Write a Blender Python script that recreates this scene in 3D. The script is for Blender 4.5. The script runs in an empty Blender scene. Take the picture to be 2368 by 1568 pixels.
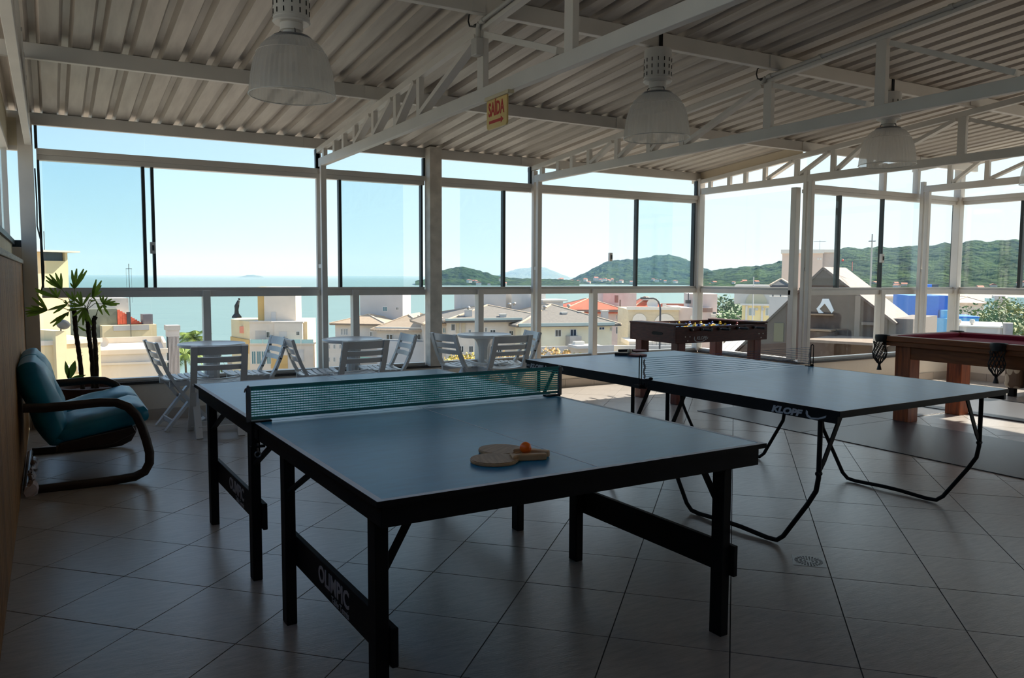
import bpy, bmesh, math, random
from mathutils import Vector, Matrix
random.seed(11)
R = math.radians
SC = bpy.context.scene
COL = SC.collection

# ---------------------------------------------------------------- camera
CX, CY, FPX, PITCH, ROLL, EYE = 1184.0, 784.0, 1850.0, 0.0780, -0.0045, 1.38
_s60, _c60 = math.sin(R(60)), math.cos(R(60))
RIGHT = Vector((_s60, -_c60, 0)); FWD = Vector((_c60, _s60, 0)); UP = Vector((0, 0, 1))
_f = FWD * math.cos(PITCH) - UP * math.sin(PITCH)
_u = FWD * math.sin(PITCH) + UP * math.cos(PITCH)
_r2 = RIGHT * math.cos(ROLL) - _u * math.sin(ROLL)
_u2 = RIGHT * math.sin(ROLL) + _u * math.cos(ROLL)
cam_d = bpy.data.cameras.new('camera')
cam_d.sensor_fit = 'HORIZONTAL'; cam_d.sensor_width = 36.0
cam_d.lens = FPX / 2368.0 * 36.0
cam_d.clip_start = 0.05; cam_d.clip_end = 60000
cam = bpy.data.objects.new('camera', cam_d); COL.objects.link(cam)
cam.matrix_world = Matrix(((_r2.x, _u2.x, -_f.x, 0), (_r2.y, _u2.y, -_f.y, 0), (_r2.z, _u2.z, -_f.z, EYE), (0, 0, 0, 1)))
SC.camera = cam

# ---------------------------------------------------------------- sky and sun
SUN_DIR = Vector((1.17, 0.03, 1.0)).normalized()
wd = bpy.data.worlds.new('sky'); SC.world = wd; wd.use_nodes = True
nt = wd.node_tree; nt.nodes.clear()
def nd(t, typ, **k):
    n = t.nodes.new(typ)
    for a, v in k.items(): setattr(n, a, v)
    return n
tc = nd(nt, 'ShaderNodeTexCoord'); sx = nd(nt, 'ShaderNodeSeparateXYZ')
nt.links.new(tc.outputs['Generated'], sx.inputs[0])
ramp = nd(nt, 'ShaderNodeValToRGB'); nt.links.new(sx.outputs['Z'], ramp.inputs[0])
cr = ramp.color_ramp
for p, c in ((0.0, (.70, .92, .98)), (.05, (.64, .90, .985)), (.11, (.54, .82, .99)), (.19, (.42, .68, .99)), (.45, (.24, .48, .90)), (1.0, (.13, .33, .76))):
    e = cr.elements.new(p) if p not in (0.0, 1.0) else cr.elements[0 if p == 0 else len(cr.elements) - 1]
    e.color = (*c, 1)
dt = nd(nt, 'ShaderNodeVectorMath', operation='DOT_PRODUCT'); nt.links.new(tc.outputs['Generated'], dt.inputs[0])
dt.inputs[1].default_value = SUN_DIR
mr = nd(nt, 'ShaderNodeMapRange'); nt.links.new(dt.outputs['Value'], mr.inputs[0])
mr.inputs[1].default_value = 0.1; mr.inputs[2].default_value = 1.0; mr.inputs[3].default_value = 0.0; mr.inputs[4].default_value = 1.0
mx = nd(nt, 'ShaderNodeMix', data_type='RGBA'); nt.links.new(mr.outputs[0], mx.inputs[0])
nt.links.new(ramp.outputs[0], mx.inputs[6]); mx.inputs[7].default_value = (1.02, 1.14, 1.18, 1)
bg = nd(nt, 'ShaderNodeBackground'); nt.links.new(mx.outputs[2], bg.inputs[0]); bg.inputs[1].default_value = 1.0
wo = nd(nt, 'ShaderNodeOutputWorld'); nt.links.new(bg.outputs[0], wo.inputs[0])
sun_d = bpy.data.lights.new('sun', 'SUN'); sun_d.energy = 10.5; sun_d.angle = R(0.6); sun_d.color = (1.0, .92, .80)
sun = bpy.data.objects.new('sun', sun_d); COL.objects.link(sun)
sun.rotation_euler = SUN_DIR.to_track_quat('Z', 'Y').to_euler(); sun.location = (30, 0, 30)
vs = SC.view_settings
vs.view_transform = 'Standard'; vs.look = 'None'; vs.exposure = 0.18; vs.gamma = 1.0; vs.use_curve_mapping = False
try:
    SC.cycles.transparent_max_bounces = 24
except Exception:
    pass

# ---------------------------------------------------------------- pixel rays (photograph frame 2368 x 1568)
def ray(px, py):
    return (_f * FPX + _r2 * (px - CX) - _u2 * (py - CY)).normalized()
def on(px, py, **k):
    d = ray(px, py); (ax, v), = k.items(); i = 'xyz'.index(ax)
    o = Vector((0, 0, EYE)); return o + d * ((v - o[i]) / d[i])
def far(px, py, D):
    d = ray(px, py); return Vector((0, 0, EYE)) + d * (D / math.hypot(d.x, d.y))
def pix(p):
    v = Vector(p) - Vector((0, 0, EYE)); z = v.dot(_f)
    return (CX + FPX * v.dot(_r2) / z, CY - FPX * v.dot(_u2) / z, z)

# ---------------------------------------------------------------- materials
def lin(c):
    c = c / 255.0
    return c / 12.92 if c <= .04045 else ((c + .055) / 1.055) ** 2.4
def rgb(r, g, b): return (lin(r), lin(g), lin(b), 1)
MATS = {}
def mat(name, col, rough=.6, metal=0.0, var=.0, scale=6.0, stretch=(1, 1, 1), bump=.0, bscale=40.0, col2=None, rand=0.0, spec=.5, trans=0.0):
    if name in MATS: return MATS[name]
    m = bpy.data.materials.new(name); m.use_nodes = True; t = m.node_tree
    p = t.nodes['Principled BSDF']
    p.inputs['Roughness'].default_value = rough; p.inputs['Metallic'].default_value = metal
    p.inputs['Specular IOR Level'].default_value = spec
    c = rgb(*col); p.inputs['Base Color'].default_value = c
    if trans: p.inputs['Transmission Weight'].default_value = trans
    if var or bump or col2 or rand:
        tcn = nd(t, 'ShaderNodeTexCoord'); mp = nd(t, 'ShaderNodeMapping'); mp.inputs['Scale'].default_value = stretch
        t.links.new(tcn.outputs['Object'], mp.inputs[0])
        nz = nd(t, 'ShaderNodeTexNoise'); nz.inputs['Scale'].default_value = scale; nz.inputs['Detail'].default_value = 5
        t.links.new(mp.outputs[0], nz.inputs[0])
        rm = nd(t, 'ShaderNodeMapRange'); t.links.new(nz.outputs[0], rm.inputs[0])
        rm.inputs[1].default_value = .33; rm.inputs[2].default_value = .67
        mixn = nd(t, 'ShaderNodeMix', data_type='RGBA'); t.links.new(rm.outputs[0], mixn.inputs[0])
        b = rgb(*col2) if col2 else tuple(min(1, x * (1 + var)) for x in c[:3]) + (1,)
        a = c if col2 else tuple(x * (1 - var) for x in c[:3]) + (1,)
        mixn.inputs[6].default_value = a; mixn.inputs[7].default_value = b
        out = mixn.outputs[2]
        if rand:
            oi = nd(t, 'ShaderNodeObjectInfo'); hs = nd(t, 'ShaderNodeHueSaturation')
            r2 = nd(t, 'ShaderNodeMapRange'); t.links.new(oi.outputs['Random'], r2.inputs[0])
            r2.inputs[3].default_value = 1 - rand; r2.inputs[4].default_value = 1 + rand
            t.links.new(r2.outputs[0], hs.inputs['Value']); t.links.new(out, hs.inputs['Color']); out = hs.outputs[0]
        t.links.new(out, p.inputs['Base Color'])
        if bump:
            n2 = nd(t, 'ShaderNodeTexNoise'); n2.inputs['Scale'].default_value = bscale; n2.inputs['Detail'].default_value = 4
            t.links.new(mp.outputs[0], n2.inputs[0])
            bn = nd(t, 'ShaderNodeBump'); bn.inputs['Strength'].default_value = bump; bn.inputs['Distance'].default_value = .01
            t.links.new(n2.outputs[0], bn.inputs['Height']); t.links.new(bn.outputs[0], p.inputs['Normal'])
    MATS[name] = m; return m
def glass_mat(name, tint, base_refl=.05, gain=.9):
    m = bpy.data.materials.new(name); m.use_nodes = True; t = m.node_tree; t.nodes.clear()
    tr = nd(t, 'ShaderNodeBsdfTransparent'); tr.inputs[0].default_value = (*tint, 1)
    gl = nd(t, 'ShaderNodeBsdfGlossy'); gl.inputs['Roughness'].default_value = .02; gl.inputs[0].default_value = (.9, .95, .95, 1)
    lw = nd(t, 'ShaderNodeLayerWeight'); lw.inputs[0].default_value = .5
    pw = nd(t, 'ShaderNodeMath', operation='POWER'); t.links.new(lw.outputs['Facing'], pw.inputs[0]); pw.inputs[1].default_value = 4.5
    ma = nd(t, 'ShaderNodeMath', operation='MULTIPLY_ADD'); t.links.new(pw.outputs[0], ma.inputs[0]); ma.inputs[1].default_value = gain * .5; ma.inputs[2].default_value = base_refl * .5
    ms = nd(t, 'ShaderNodeMixShader'); t.links.new(ma.outputs[0], ms.inputs[0]); t.links.new(tr.outputs[0], ms.inputs[1]); t.links.new(gl.outputs[0], ms.inputs[2])
    o = nd(t, 'ShaderNodeOutputMaterial'); t.links.new(ms.outputs[0], o.inputs[0])
    MATS[name] = m; return m

def net_mat(name, c):
    m = bpy.data.materials.new(name); m.use_nodes = True; t = m.node_tree; p = t.nodes['Principled BSDF']; p.inputs['Base Color'].default_value = rgb(*c); p.inputs['Roughness'].default_value = .7
    tl = nd(t, 'ShaderNodeBsdfTranslucent'); tl.inputs[0].default_value = rgb(*c); ms = nd(t, 'ShaderNodeMixShader'); ms.inputs[0].default_value = .5
    t.links.new(p.outputs[0], ms.inputs[1]); t.links.new(tl.outputs[0], ms.inputs[2]); t.links.new(ms.outputs[0], t.nodes['Material Output'].inputs[0]); return m
# ---------------------------------------------------------------- mesh collector
class MB:
    def __init__(s, M=None): s.v = []; s.f = []; s.M = M
    def add(s, vs_, fs):
        o = len(s.v)
        s.v += [tuple(s.M @ Vector(p)) if s.M else tuple(p) for p in vs_]
        s.f += [tuple(i + o for i in f) for f in fs]; return s
    def box(s, x0, x1, y0, y1, z0, z1):
        return s.add([(x0, y0, z0), (x1, y0, z0), (x1, y1, z0), (x0, y1, z0), (x0, y0, z1), (x1, y0, z1), (x1, y1, z1), (x0, y1, z1)],
                     [(0, 3, 2, 1), (4, 5, 6, 7), (0, 1, 5, 4), (1, 2, 6, 5), (2, 3, 7, 6), (3, 0, 4, 7)])
    def bar(s, a, b, w, h, up=(0, 0, 1)):
        a = Vector(a); b = Vector(b); d = (b - a).normalized(); up = Vector(up)
        if abs(d.dot(up)) > .98: up = Vector((0, 1, 0)) if abs(d.y) < .9 else Vector((1, 0, 0))
        sd = d.cross(up).normalized() * (w / 2); u = sd.cross(d).normalized() * (h / 2)
        q = [a - sd - u, a + sd - u, a + sd + u, a - sd + u, b - sd - u, b + sd - u, b + sd + u, b - sd + u]
        return s.add(q, [(3, 2, 1, 0), (4, 5, 6, 7), (0, 1, 5, 4), (1, 2, 6, 5), (2, 3, 7, 6), (3, 0, 4, 7)])
    def tube(s, pts, r, n=8, closed=False, ry=None):
        pts = [Vector(p) for p in pts]; N = len(pts); rings = []; prev = None
        for i, p in enumerate(pts):
            if closed: d = pts[(i + 1) % N] - pts[i - 1]
            else: d = pts[min(i + 1, N - 1)] - pts[max(i - 1, 0)]
            d.normalize()
            if prev is None:
                up = Vector((0, 0, 1)) if abs(d.z) < .9 else Vector((1, 0, 0))
                a = d.cross(up).normalized()
            else: a = (prev - d * prev.dot(d)).normalized()
            prev = a; b = d.cross(a)
            rr = r[i] if isinstance(r, (list, tuple)) else r
            r2 = ry if ry else rr
            rings.append([p + a * (rr * math.cos(2 * math.pi * k / n)) + b * (r2 * math.sin(2 * math.pi * k / n)) for k in range(n)])
        vs_ = [q for rg in rings for q in rg]; fs = []
        m = N if closed else N - 1
        for i in range(m):
            j = (i + 1) % N
            for k in range(n): fs.append((i * n + k, i * n + (k + 1) % n, j * n + (k + 1) % n, j * n + k))
        if not closed: fs += [tuple(range(n - 1, -1, -1)), tuple((N - 1) * n + k for k in range(n))]
        return s.add(vs_, fs)
    def lathe(s, prof, n=24, c=(0, 0, 0), cap0=True, cap1=True):
        vs_ = [(c[0] + r * math.cos(2 * math.pi * k / n), c[1] + r * math.sin(2 * math.pi * k / n), c[2] + z) for r, z in prof for k in range(n)]
        fs = [(i * n + k, i * n + (k + 1) % n, (i + 1) * n + (k + 1) % n, (i + 1) * n + k) for i in range(len(prof) - 1) for k in range(n)]
        if cap0: fs.append(tuple(range(n - 1, -1, -1)))
        if cap1: fs.append(tuple((len(prof) - 1) * n + k for k in range(n)))
        return s.add(vs_, fs)
    def prism(s, poly, fn, t0, t1):
        # poly in 2d, fn(a,b,t)->3d
        n = len(poly)
        vs_ = [fn(a, b, t0) for a, b in poly] + [fn(a, b, t1) for a, b in poly]
        fs = [tuple(range(n - 1, -1, -1)), tuple(range(n, 2 * n))] + [(i, (i + 1) % n, n + (i + 1) % n, n + i) for i in range(n)]
        return s.add(vs_, fs)
    def ball(s, c, r, n=12, m=8, sz=1.0):
        prof = [(max(1e-4, r * math.sin(math.pi * i / m)), -r * sz * math.cos(math.pi * i / m)) for i in range(m + 1)]
        return s.lathe(prof, n, c, False, False)
    def mesh(s, name, smooth=False, bevel=0.0, seg=2):
        me = bpy.data.meshes.new(name); me.from_pydata(s.v, [], s.f); me.update()
        b = bmesh.new(); b.from_mesh(me)
        bmesh.ops.recalc_face_normals(b, faces=b.faces)
        if bevel:
            bmesh.ops.bevel(b, geom=[e for e in b.edges if e.calc_face_angle(0) > .5], offset=bevel, segments=seg, affect='EDGES', profile=.5)
        b.to_mesh(me); b.free()
        if smooth:
            for p in me.polygons: p.use_smooth = True
            try: me.set_sharp_from_angle(angle=R(42))
            except Exception: pass
        return me
    def build(s, name, m, parent=None, smooth=False, bevel=0.0, seg=2):
        return link(name, s.mesh(name, smooth, bevel, seg), m, parent)
def link(name, me, m, parent=None):
    o = bpy.data.objects.new(name, me)
    if m is not None and not me.materials: me.materials.append(m)
    COL.objects.link(o)
    if parent is not None: o.parent = parent
    return o
def tag(o, label=None, cat=None, group=None, kind=None):
    if label: o['label'] = label
    if cat: o['category'] = cat
    if group: o['group'] = group
    if kind: o['kind'] = kind
    return o
def empty(name, loc=(0, 0, 0), rz=0.0):
    o = bpy.data.objects.new(name, None); COL.objects.link(o); o.location = loc; o.rotation_euler = (0, 0, rz)
    o.empty_display_size = .1; return o
def dup(o, parent=None):
    c = o.copy(); COL.objects.link(c); c.parent = parent
    for ch in list(o.children): dup(ch, c)
    return c
def text_obj(name, s, size, m, parent, M, extrude=.0008, shear=0.0, bold=0.0, ax='CENTER', sxx=1.0):
    cu = bpy.data.curves.new(name, 'FONT'); cu.body = s; cu.size = size; cu.extrude = extrude; cu.shear = shear; cu.offset = bold
    cu.align_x = ax; cu.align_y = 'CENTER'; cu.resolution_u = 3
    tmp = bpy.data.objects.new('tmp_text', cu); COL.objects.link(tmp)
    bpy.context.view_layer.update()
    me = bpy.data.meshes.new_from_object(tmp.evaluated_get(bpy.context.evaluated_depsgraph_get()))
    bpy.data.objects.remove(tmp); bpy.data.curves.remove(cu)
    me.transform(M @ Matrix.Diagonal((sxx, 1, 1, 1))); me.materials.clear()
    return link(name, me, m, parent)
def frame_mat(o, x, y):
    # matrix whose local x,y axes are x,y (unit) at origin o
    x = Vector(x).normalized(); y = Vector(y).normalized(); z = x.cross(y); o = Vector(o)
    return Matrix(((x.x, y.x, z.x, o.x), (x.y, y.y, z.y, o.y), (x.z, y.z, z.z, o.z), (0, 0, 0, 1)))

WHITE = mat('painted_steel', (214, 208, 200), .45, var=.05, scale=3, bump=.05)
ALU = mat('white_aluminium', (206, 201, 194), .4, var=.04, scale=4)
GASKET = mat('dark_profile', (38, 44, 46), .5, var=.1, scale=20)
PLASTER = mat('beige_plaster', (232, 218, 200), .9, var=.05, scale=2.5, bump=.12, bscale=90)
STONE = mat('dark_granite', (62, 58, 56), .4, var=.35, scale=120)
GLASS = glass_mat('pale_glass', (.965, .985, .985))
GLASS2 = glass_mat('tinted_glass', (.93, .972, .978))
BLACK = mat('black_paint', (20, 18, 20), .6, var=.25, scale=8, spec=.2)

# ================================================================= ROOM
XL, XW, XR = -.20, 7.75, 10.90        # left wall, jog wall, right wall
YF, YJ, YB = 8.28, 6.55, -2.60        # sea-side parapet, jog parapet, back wall
SILL, MID0, MID1, TOP0, TOP1 = .38, 1.17, 1.26, 2.39, 2.49
def roof_z(y): return 2.80 + .082 * (8.4 - y)

# ---- floor: grout bed with one object per tile
gm = mat('grout', (70, 66, 64), .9, var=.1, scale=30)
fl = MB().box(XL, XW, YB, YF, -.2, -.004).box(XW, XR, YB, YJ, -.2, -.004).build('floor', gm); tag(fl, kind='structure')
TILE = .4472; TO = Vector((2.130, 2.069)); TJ = Vector((.7135, .7007)).normalized(); TI = Vector((TJ.y, -TJ.x))
def clip(poly, ax, v, keep_less):
    out = []
    for i, p in enumerate(poly):
        q = poly[(i + 1) % len(poly)]
        pi = (p[ax] <= v) if keep_less else (p[ax] >= v); qi = (q[ax] <= v) if keep_less else (q[ax] >= v)
        if pi: out.append(p)
        if pi != qi:
            t = (v - p[ax]) / (q[ax] - p[ax]); out.append((p[0] + (q[0] - p[0]) * t, p[1] + (q[1] - p[1]) * t))
    return out
tm = mat('floor_tile', (176, 167, 160), .28, scale=9, stretch=(1, 5, 1), col2=(158, 150, 144), bump=.10, bscale=30, rand=.05)
tiles = []
for i in range(-30, 31):
    for j in range(-30, 31):
        c = TO + TI * (TILE * (i + .5)) + TJ * (TILE * (j + .5))
        if not (XL - .4 < c.x < XR + .4 and YB - .4 < c.y < YF + .4): continue
        g = TILE / 2 - .0024
        sq = [c + TI * (a * g) + TJ * (b * g) for a, b in ((-1, -1), (1, -1), (1, 1), (-1, 1))]
        sq = [(p.x, p.y) for p in sq]
        polys = []
        A = clip(clip(clip(sq, 0, XL, False), 1, YB, False), 0, XR, True)
        if len(A) < 3: continue
        if max(p[1] for p in A) <= YJ: polys = [A]
        else:
            L = clip(clip(A, 0, XW, True), 1, YF, True); Q = clip(clip(A, 0, XW, False), 1, YJ, True)
            polys = [p for p in (L, Q) if len(p) >= 3]
        if not polys: continue
        px, py, z = pix((c.x, c.y, 0))
        vis = 0 if (z < .3 or px < -150 or px > 2520 or py > 1750) else 1.0 / z
        tiles.append((vis, c, polys))
tiles.sort(key=lambda t: -t[0])
rest = MB(); shared = None
for k, (vis, c, polys) in enumerate(tiles):
    mb = MB(); full = len(polys) == 1 and len(polys[0]) == 4
    if k < 300:
        whole = full and abs(max(p[0] for p in polys[0]) - min(p[0] for p in polys[0]) - 2 * (TILE / 2 - .0024) * (abs(TI.x) + abs(TJ.x))) < 1e-4 and abs(max(p[1] for p in polys[0]) - min(p[1] for p in polys[0]) - 2 * (TILE / 2 - .0024) * (abs(TI.y) + abs(TJ.y))) < 1e-4
        if whole and shared: o = link('tile', shared, tm, fl)
        else:
            for P in polys: mb.prism([(p[0] - c.x, p[1] - c.y) for p in P], lambda a, b, t: (a, b, t), -.012, 0)
            me = mb.mesh('tile'); o = link('tile', me, tm, fl)
            if whole: shared = me
        o.location = (c.x, c.y, random.uniform(-.0006, .0004))
    else:
        for P in polys: rest.prism(P, lambda a, b, t: (a, b, t), -.012, 0)
if rest.v: tag(rest.build('tile_field', tm, fl), kind='stuff')

# ---- low parapets, ledges and baseboards
def wall(name, mb, m=PLASTER): return tag(mb.build(name, m), kind='structure')
wall('wall_front', MB().box(XL, XW + .16, YF, YF + .16, -.2, SILL - .035))
wall('wall_corner', MB().box(XW, XW + .16, YJ, YF - .001, -.2, SILL - .035))
wall('wall_right', MB().box(XW + .161, XR + .16, YJ, YJ + .16, -.2, SILL - .035))
wall('wall_far_right', MB().box(XR, XR + .16, YB, YJ - .001, -.2, SILL - .035))
tag(MB().box(XL, XW - .02, YF - .02, YF + .18, SILL - .035, SILL - .005).build('trim_1', STONE, bevel=.004), kind='structure')
tag(MB().box(XW - .02, XW + .18, YJ + .18, YF - .02, SILL - .035, SILL - .005).build('trim_2', STONE, bevel=.004), kind='structure')
tag(MB().box(XW - .02, XR - .02, YJ - .02, YJ + .18, SILL - .035, SILL - .005).build('trim_3', STONE, bevel=.004), kind='structure')
tag(MB().box(XR - .02, XR + .18, YB, YJ - .02, SILL - .035, SILL - .005).build('trim_4', STONE, bevel=.004), kind='structure')
btm = mat('baseboard_tile', (186, 172, 158), .45, var=.06, scale=6, rand=.05)
def baseboard(name, a, b, n):
    a = Vector(a); b = Vector(b); d = (b - a); L = d.length; d.normalize(); nv = Vector(n)
    root = MB().bar(a + Vector((0, 0, .05)) + nv * .003, b + Vector((0, 0, .05)) + nv * .003, .006, .098).build(name, gm); tag(root, kind='structure')
    k = max(1, round(L / .45)); w = L / k
    for i in range(k):
        p = a + d * (i * w + .002); q = a + d * ((i + 1) * w - .002)
        MB().bar(p + Vector((0, 0, .05)) + nv * .007, q + Vector((0, 0, .05)) + nv * .007, .012, .1).build('baseboard_tile', btm, root)
baseboard('baseboard_front', (XL + .02, YF, 0), (XW, YF, 0), (0, -1, 0))
baseboard('baseboard_corner', (XW, YF - .02, 0), (XW, YJ, 0), (-1, 0, 0))
baseboard('baseboard_right', (XW, YJ, 0), (XR - .02, YJ, 0), (0, -1, 0))
baseboard('baseboard_far_right', (XR, YJ - .02, 0), (XR, YB, 0), (-1, 0, 0))

# ---- back wall (behind the camera) and left wall
wall('wall_back', MB().box(-.5, XR + .16, YB - .15, YB, -.2, 3.72), mat('brown_plaster', (128, 112, 98), .9, var=.06, scale=2))
plank_m = mat('wall_plank', (170, 122, 70), .6, scale=5, stretch=(14, 14, .7), col2=(122, 82, 44), bump=.3, bscale=30, rand=.25, spec=.3)
wl = MB().box(XL - .16, XL - .02, YB, YF - .002, -.2, 1.47).build('wall_left', mat('panel_backing', (60, 45, 32), .8)); tag(wl, kind='structure')
y = YB; pm = None
while y < YF - .12:
    w = .1
    if pm is None:
        pm = MB().box(-.02, 0, .0025, w - .0025, 0, 1.47).mesh('plank', bevel=.002, seg=1)
    o = link('plank', pm, plank_m, wl); o.location = (XL, y, 0); y += w
MB().box(XL - .17, XL + .012, YB, YF - .002, 1.47, 1.505).build('cap_rail', mat('worn_cap', (150, 136, 118), .6, var=.3, scale=10, stretch=(8, .6, 8)), wl, bevel=.004)
# upper left wall: band below the window, lintel band above
wall('wall_left_upper', MB().box(XL - .14, XL - .07, YB, YF - .002, 1.505, 1.64).box(XL - .14, XL - .07, YB, YF - .002, 2.50, 2.78), mat('cream_paint', (206, 196, 172), .8, var=.08, scale=3, bump=.08))

# ---- glazed screens --------------------------------------------------------
# each screen: origin o, along-axis ax, outward normal nn ; local (s,d,z)
class Screen:
    def __init__(s, name, o, ax, nn):
        s.root = empty(name, o); tag(s.root, kind='structure'); s.ax = Vector(ax); s.nn = Vector(nn)
        x, n = s.ax, s.nn
        s.M = Matrix(((x.x, n.x, 0, 0), (x.y, n.y, 0, 0), (x.z, n.z, 1, 0), (0, 0, 0, 1)))
    def part(s, name, m, s0, s1, d0, d1, z0, z1, bevel=.0):
        return MB(s.M).box(s0, s1, d0, d1, z0, z1).build(name, m, s.root, bevel=bevel)
    def pane(s, s0, s1, z0, z1, d, m=GLASS, name='pane'):
        return MB(s.M).box(s0, s1, d, d + .008, z0, z1).build(name, m, s.root)
    def latch(s, u, z, d=.0):
        o = s.part('latch', ALU, u - .025, u + .02, d - .02, d + .02, z - .05, z + .06, .004)
        MB(s.M).box(u - .008, u + .008, d - .03, d - .02, z - .02, z + .03).build('latch_knob', GASKET, o)
def rails(W, L, s0=0.0, top=True):
    W.part('bottom_rail', ALU, s0, L, -.01, .07, SILL - .005, SILL + .025, .003)
    W.part('mid_rail', ALU, s0, L, -.02, .07, MID0, MID1 - .028, .003)
    W.part('sash_track', ALU, s0, L, -.005, .085, MID1 - .028, MID1, .003)
    if top:
        W.part('top_track', ALU, s0, L, -.005, .085, TOP0, TOP0 + .045, .003)
        W.part('top_rail', ALU, s0, L, -.02, .07, TOP0 + .045, TOP1, .003)
def xw(px, py=600): return on(px, py, y=8.30).x

# window_1 .. window_4 : the long sea-side screen, bay by bay
def bay(name, x0, x1, posts, seams, panes, stiles, latches, tseams):
    W = Screen(name, (0, YF + .03, 0), (1, 0, 0), (0, 1, 0))
    rails(W, x1, x0)
    for p in posts: W.part('lower_post', ALU, p - .035, p + .035, -.05, .05, SILL, MID0 + .06, .004)
    edges = sorted([x0] + seams + posts + [x1])
    for a, b in zip(edges[:-1], edges[1:]): W.pane(a + .002, b - .002, SILL + .02, MID0 + .01, .02, name='lower_pane')
    for i, (a, b, tint) in enumerate(panes): W.pane(a, b, MID1 - .005, TOP0 + .005, .012 + .03 * (i % 2), GLASS2 if tint else GLASS, 'sliding_pane')
    for q, w in stiles: W.part('stile', GASKET, q - w / 2, q + w / 2, .0, .06, MID1, TOP0, .0)
    for q in latches: W.latch(q, 1.63, .01)
    te = [x0] + tseams + [x1]
    for a, b in zip(te[:-1], te[1:]): W.pane(a + .002, b - .002, TOP1 - .005, 2.70, .02, name='transom_pane')
    for q in (x0, x1): W.part('end_gasket', GASKET, q - .012, q + .012, .0, .05, TOP1, 2.69)
    return W
X1, X2 = 2.46, 5.06
bay('window_1', -.06, X1 - .01, [xw(479, 770)], [xw(352, 770), xw(697, 770)], [(-.06, xw(338), 1), (-.02, xw(358), 1)], [(xw(337), .028), (xw(358), .026), (-.05, .02)], [xw(355)], [xw(334, 300)])
bay('window_2', X1 + .01, 3.66, [xw(822, 770)], [], [(xw(788), xw(979), 1), (xw(788), xw(937), 1)], [(xw(789), .028), (xw(977), .02)], [], [])
bay('window_3', 3.82, X2 - .01, [xw(1109, 770)], [xw(1017, 770), xw(1190, 770)], [(3.82, xw(1169), 0), (xw(1069), xw(1169), 1)], [(xw(1167), .03)], [], [])
bay('window_4', X2 + .01, XW - .04, [xw(1372, 770)], [xw(1352, 770), xw(1497, 770)], [(xw(1411), xw(1556), 0), (xw(1476), xw(1607), 1)], [(xw(1245), .028), (xw(1474), .03), (xw(1606), .02)], [xw(1244), xw(1414)], [xw(1328, 420), xw(1470, 430)])
# big square column and corner post
tag(MB().box(3.67, 3.815, YF - .10, YF + .045, SILL - .01, 2.80).build('column', mat('column_paint', (205, 196, 184), .6, var=.14, scale=9, bump=.1), bevel=.004), 'white square steel column between the middle window bays', 'column')
tag(MB().box(-.20, -.085, YF - .06, YF + .06, SILL - .01, 2.70).build('column', WHITE, bevel=.004), 'white corner column beside the wood panelled wall', 'column')
tag(MB().box(XW - .035, XW + .06, YF - .02, YF + .08, SILL - .01, 2.72).build('column', WHITE, bevel=.004), 'slim white corner post where the sea-side glazing turns', 'column')

# window_5 : jog screen along -Y, below truss
W = Screen('window_5', (XW + .03, YF, 0), (0, -1, 0), (1, 0, 0)); Lj = YF - YJ
def yw(px, py=600): return YF - on(px, py, x=XW + .03).y
rails(W, Lj - .16, .02, False)
W.part('end_post', ALU, Lj - .20, Lj - .12, -.02, .06, SILL, 2.46, .003)
for a, b in ((.02, yw(1716, 740)), (yw(1716, 740), Lj - .20)): W.pane(a + .002, b - .002, SILL + .02, MID0 + .01, .02, name='lower_pane')
for a, b in ((.02, yw(1720)), (yw(1720), Lj - .20)): W.pane(a + .0015, b - .0015, MID1 - .005, 2.43, .02, name='sliding_pane')
# window_6 : recessed screen along +X
W = Screen('window_6', (0, YJ + .03, 0), (1, 0, 0), (0, 1, 0))
def xj(px, py=600): return on(px, py, y=YJ + .03).x
rails(W, XR, XW + .10)
for p in (xj(2033, 740), XR - .02): W.part('lower_post', ALU, p - .04, p + .04, -.05, .05, SILL, MID0 + .06, .004)
ed = [XW + .1, xj(1965, 740), xj(2033, 740), xj(2093, 740), 9.98, XR]
for a, b in zip(ed[:-1], ed[1:]): W.pane(a + .002, b - .002, SILL + .02, MID0 + .01, .02, name='lower_pane')
for i, (a, b, t) in enumerate(((XW + .1, xj(1942), 0), (xj(1936), xj(2042), 0), (xj(2038), 10.05, 0), (9.98, XR, 0))): W.pane(a, b, MID1 - .005, TOP0 + .005, .012 + .03 * (i % 2), GLASS, 'sliding_pane')
for q, w in ((xj(1940), .035), (xj(2040), .014), (xj(2208), .03)): W.part('stile', GASKET, q - w / 2, q + w / 2, .0, .06, MID1, TOP0)
W.latch(xj(2041), 1.63, .01)
te = [XW + .1, xj(1950, 440), xj(2045, 440), 9.98, XR]
for a, b in zip(te[:-1], te[1:]): W.pane(a + .002, b - .002, TOP1 - .005, 2.84, .02, name='transom_pane')
for q in te[2:4]: W.part('end_gasket', ALU, q - .03, q + .03, -.01, .06, TOP1, 2.84)
tag(MB().box(XR - .04, XR + .06, YJ - .02, YJ + .08, SILL - .01, 2.92).build('column', WHITE, bevel=.004), 'white corner post where the far right glazing turns', 'column')
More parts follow.
